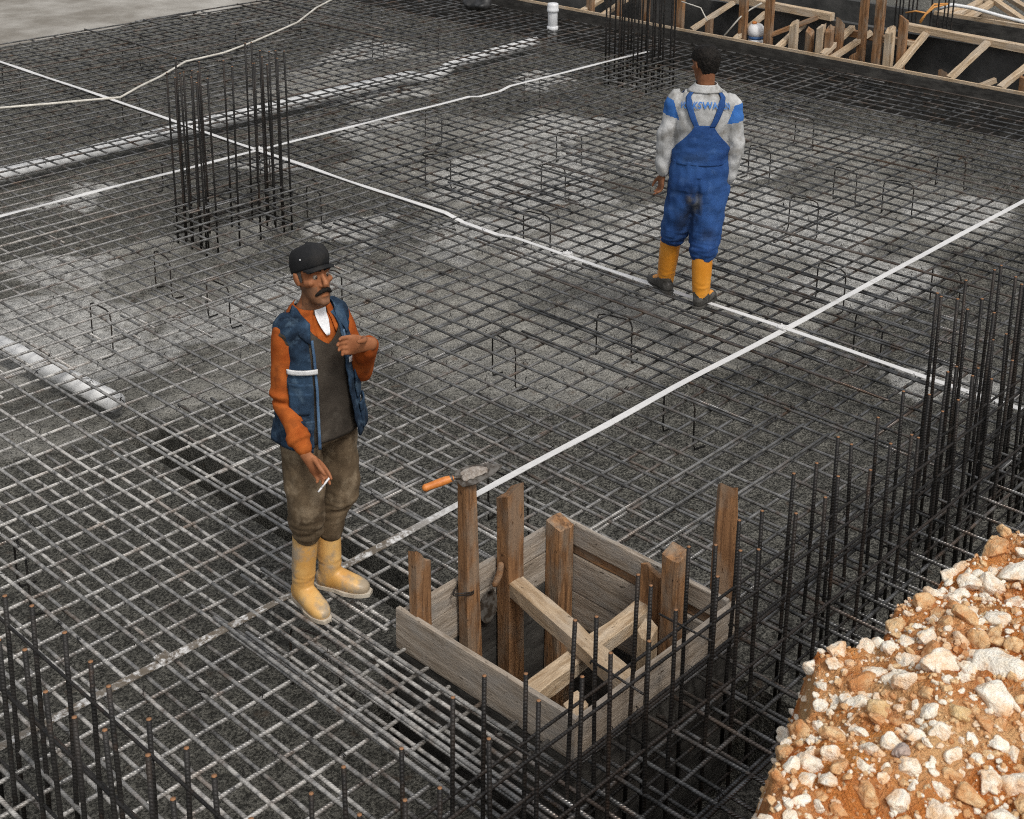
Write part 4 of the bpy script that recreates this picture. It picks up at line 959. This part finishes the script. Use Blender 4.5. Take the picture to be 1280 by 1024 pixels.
# lettering across the shoulders
cu = bpy.data.curves.new('lettering', 'FONT'); cu.body = 'VOLKSWAGEN'; cu.size = .060; cu.align_x = 'CENTER'; cu.offset = .0016; cu.space_character = 1.12
to = bpy.data.objects.new('tmp', cu); COL.objects.link(to); dg = bpy.context.evaluated_depsgraph_get(); lm = bpy.data.meshes.new_from_object(to.evaluated_get(dg)); bpy.data.objects.remove(to)
bm = bmesh.new(); bm.from_mesh(lm); bmesh.ops.triangulate(bm, faces=bm.faces); bmesh.ops.subdivide_edges(bm, edges=bm.edges, cuts=2, use_grid_fill=True); bm.to_mesh(lm); bm.free()
for v in lm.vertices:
    xx, zz = v.co.x * .66, v.co.y
    v.co = T2.pt(math.pi + xx / .165, 1.385 + zz - .5 * xx * xx, .0185)
lm.update(); link('lettering', lm, M_LETTER, sh2)
for h, d, t in ((V((-.075, .125, 0)), V((-.55, .85, 0)), BL + V((0, 0, .06))), (V((.093, -.11, 0)), V((.42, .9, 0)), BR)):
    m1, s1 = boot_mb(h, d, t, top_r=.070); me = voxel(m1, .0065, 4); crease(me, lambda c: .005 * math.exp(-((c.z - .15) / .04) ** 2) * noise.noise(V((c.x * 14, c.y * 14, c.z * 50))))
    bt = link('boot', me, [M_BOOT2, M_MUD], man2)
    for p in me.polygons:
        if p.center.z < .105 + .05 * noise.noise(p.center * 13) - .02: p.material_index = 1
    me2 = s1.mesh(False, True); link('sole', me2, M_MUD, bt)
# ------------------------------------------------------------------ rubble heap in the foreground
CX = [(1.0, .85), (1.9, 1.16), (2.2, 1.34), (2.42, 1.43), (2.68, 1.55), (2.88, 1.60), (3.05, 1.67), (3.25, 1.58), (3.41, 1.62), (3.7, 1.62), (4.0, 1.55), (4.4, 1.42), (4.8, 1.25), (6.0, .9), (8, .4)]
def crest(x):
    for a, b in zip(CX, CX[1:]):
        if a[0] <= x <= b[0]: return a[1] + (b[1] - a[1]) * (x - a[0]) / (b[0] - a[0])
    return CX[0][1] if x < 1 else CX[-1][1]
def hz(x, y):
    d = crest(x) - y + .05 * noise.noise(V((x * 5, y * 5, 4))); dl = (x - 2.37) * .8
    d = min(d, dl)
    if d > 0: z = 1.22 + .10 * d + .05 * min(1, d * 3)
    else: z = 1.22 + d * 4.2
    n = .07 * noise.noise(V((x * 2.6, y * 2.6, 1))) + .035 * noise.noise(V((x * 8, y * 8, 2))) + .018 * noise.noise(V((x * 19, y * 19, 5))) + .009 * noise.noise(V((x * 48, y * 48, 9)))
    return max(GZ - .05, z + n)
def m_soil():
    g = NG('orange_clay_soil'); p = g.coord('pos'); c = g.mix(g.ramp(g.noise(p, 5, 6, .65), .36, .64), (.46, .125, .028), (.68, .28, .08))
    c = g.mix(g.ramp(g.noise(p, 3.2, 5, .6), .46, .64), c, (.76, .46, .22)); c = g.mix(g.ramp(g.noise(p, 60, 3), .60, .72), c, (.78, .58, .36))
    g.bump(g.math('ADD', g.noise(p, 34, 6, .7), g.noise(p, 110, 3)), 1.0, .02); return g.set(c, .95, 0, .1)
def m_rock(name, a, b, dust, amt):
    g = NG(name); o = g.coord('objr'); g2 = g.coord('pos'); c = g.mix(g.ramp(g.noise(o, 2.2, 5), .38, .62), a, b)
    c = g.mix(g.math('MULTIPLY', g.ramp(g.noise(g2, 9, 6, .68), .46, .62), amt), c, dust)
    c = g.mix(g.ramp(g.noise(g2, 45, 4), .62, .74, 0, .5), c, dust)
    g.bump(g.math('ADD', g.noise(g2, 36, 5, .65), g.noise(g2, 130, 3)), .7, .010); return g.set(c, .9, 0, .2)
M_SOIL = m_soil()
M_RA = m_rock('cream_limestone', (.84, .75, .60), (.93, .88, .77), (.74, .42, .18), .75)
M_RB = m_rock('clay_coated_stone', (.66, .40, .19), (.76, .55, .32), (.50, .17, .04), .7)
M_RY = m_rock('ochre_stone', (.66, .46, .22), (.74, .56, .32), (.50, .22, .07), .4)
M_RG = m_rock('grey_stone', (.36, .34, .34), (.50, .48, .47), (.55, .28, .12), .35)
mb = MB(); nx, ny = 330, 230; X0, X1, Y0, Y1 = 1.2, 5.6, -.6, 2.5
for i in range(nx + 1):
    for j in range(ny + 1):
        x, y = X0 + (X1 - X0) * i / nx, Y0 + (Y1 - Y0) * j / ny; mb.v.append(V((x, y, hz(x, y))))
for i in range(nx):
    for j in range(ny):
        a = i * (ny + 1) + j; mb.f.append((a, a + ny + 1, a + ny + 2, a + 1)); mb.mi.append(0)
tag(mb.build('rubble_mound', M_SOIL, fix=False), kind='structure')
def rock_mesh(seed, sub=4):
    r = random.Random(seed); bm = bmesh.new(); bmesh.ops.create_icosphere(bm, subdivisions=sub, radius=1)
    pl = []
    for _ in range(9):
        n = V((r.gauss(0, 1), r.gauss(0, 1), r.gauss(0, 1))).normalized(); pl.append((n, r.uniform(.52, .85)))
    sq = V((1, r.uniform(.65, 1), r.uniform(.5, .85)))
    for v in bm.verts:
        p = v.co.copy()
        for n, d in pl:
            q = p.dot(n)
            if q > d: p -= n * (q - d) * .93
        p = p * (1 + .16 * noise.noise(p * 1.6 + V((seed, 0, 0))) + .07 * noise.noise(p * 4.5 + V((0, seed, 0))) + .035 * noise.noise(p * 11 + V((0, 0, seed))))
        v.co = V((p.x * sq.x, p.y * sq.y, p.z * sq.z))
    me = bpy.data.meshes.new('rock'); bm.to_mesh(me); bm.free(); me.polygons.foreach_set('use_smooth', [sub > 2] * len(me.polygons)); return me
ROCKS = {k: [] for k in 'ABYG'}
for k, m in zip('ABYG', (M_RA, M_RB, M_RY, M_RG)):
    for q in range(12 if k in 'AB' else 3):
        me = rock_mesh(hash_ := (ord(k) * 31 + q)); me.materials.append(m); ROCKS[k].append(me)
PLACED = []
def rock(x, y, s, kind, lab=None, grp=True, sink=.25, i=None):
    me = random.choice(ROCKS[kind]) if i is None else ROCKS[kind][i]
    o = bpy.data.objects.new('rock', me); COL.objects.link(o); z = hz(x, y)
    o.scale = (s * U(.9, 1.15), s * U(.85, 1.1), s * U(.8, 1.05)); o.rotation_euler = (U(-.5, .5), U(-.5, .5), U(0, 6.28)); o.location = (x, y, z + s * (.45 - sink)); PLACED.append((x, y, s))
    LB = {'A': 'pale cream limestone lump lying loose on the orange rubble heap', 'B': 'clay coated orange stone lying loose on the rubble heap', 'Y': 'ochre stone lying loose on the rubble heap', 'G': 'grey stone lying loose on the rubble heap'}
    GR = {'A': 'cream limestone lumps on the rubble heap', 'B': 'clay coated stones on the rubble heap', 'Y': 'ochre stones', 'G': 'grey stones'}
    tag(o, lab or LB[kind], 'rock', GR[kind] if lab is None else None); return o
def surf(px, py):
    """where the line of sight through a point of the photograph meets the heap"""
    d = ray(px, py); t = 1.0
    while t < 9:
        p = V((0, 0, CAM_H)) + d.normalized() * t
        if p.z < hz(p.x, p.y): return p
        t += .01
    return None
for (px, py, s, k, lab) in [(1096, 893, .050, 'Y', 'rounded cracked ochre boulder alone on orange soil near the left edge of the heap'), (1126, 945, .033, 'G', 'single small grey stone low on the rubble heap'),
        (1095, 845, .048, 'A', 'smooth round cream stone above the cracked ochre boulder'), (1172, 834, .070, 'A', 'biggest white limestone cluster in the middle of the rubble heap'),
        (1250, 835, .085, 'A', 'broad white slab at the right edge of the heap'), (1240, 872, .070, 'A', 'rough white block just below the broad white slab'),
        (1095, 792, .055, 'A', 'long flat cream slab on the upper left rim of the heap'), (1198, 892, .045, 'Y', 'tan wedge shaped stone left of the rough white block'),
        (1235, 980, .050, 'A', 'sharp white stone near the lower right corner'), (1275, 985, .065, 'A', 'tall white stone cut off by the right edge of the picture'),
        (1016, 960, .055, 'A', 'white stone on the lower left slope of the heap'), (1122, 1008, .05, 'A', 'bright white block at the bottom middle of the heap'), (1275, 720, .075, 'A', 'wide pale slab at the upper right end of the heap'),
        (1240, 735, .06, 'A', 'cream boulder on the upper rim, left of the wide pale slab')]:
    p = surf(px, py)
    if p: rock(p.x, p.y, s * .85, k, lab, sink=.4)
cnt = 0; tries = 0
while cnt < 275 and tries < 9000:
    tries += 1; px, py = U(945, 1300), U(660, 1040); p = surf(px, py)
    if not p or p.z < .75: continue
    s = .0125 * math.exp(abs(random.gauss(0, .55))) if cnt > 75 else U(.025, .048)
    dens = .5 + .5 * noise.noise(V((p.x * 2.3, p.y * 2.3, 8)))
    if U(0, 1) > .25 + dens * (1.3 if px > 1120 else .25): continue
    if any((p.x - a) ** 2 + (p.y - b) ** 2 < ((s + r) * .70) ** 2 for a, b, r in PLACED): continue
    rock(p.x, p.y, s, 'A' if U(0, 1) < .66 else 'B', sink=U(.25, .7)); cnt += 1
for k, m in (('A', M_RA), ('B', M_RB)):
    mb = MB(); SM = [rock_mesh(900 + q, 1) for q in range(6)]; data = [([v.co.copy() for v in q.vertices], [tuple(p.vertices) for p in q.polygons]) for q in SM]
    for _ in range(5500):
        x, y = U(1.9, 5.0), U(.2, 2.0); z = hz(x, y)
        if z < .6: continue
        s = U(.0035, .011) * (1.0 if U(0, 1) < .8 else 1.6); vs, fs = random.choice(data); R = Matrix.Rotation(U(0, 6.28), 3, 'Z') @ Matrix.Rotation(U(0, 3), 3, 'X')
        mb.add([R @ v * s + V((x, y, z + s * .3)) for v in vs], fs)
    tag(mb.build('gravel', m, smooth=False, fix=False), 'small %s gravel strewn between the stones of the rubble heap' % ('cream' if k == 'A' else 'orange'), 'gravel', kind='stuff')
    for q in SM: bpy.data.meshes.remove(q)
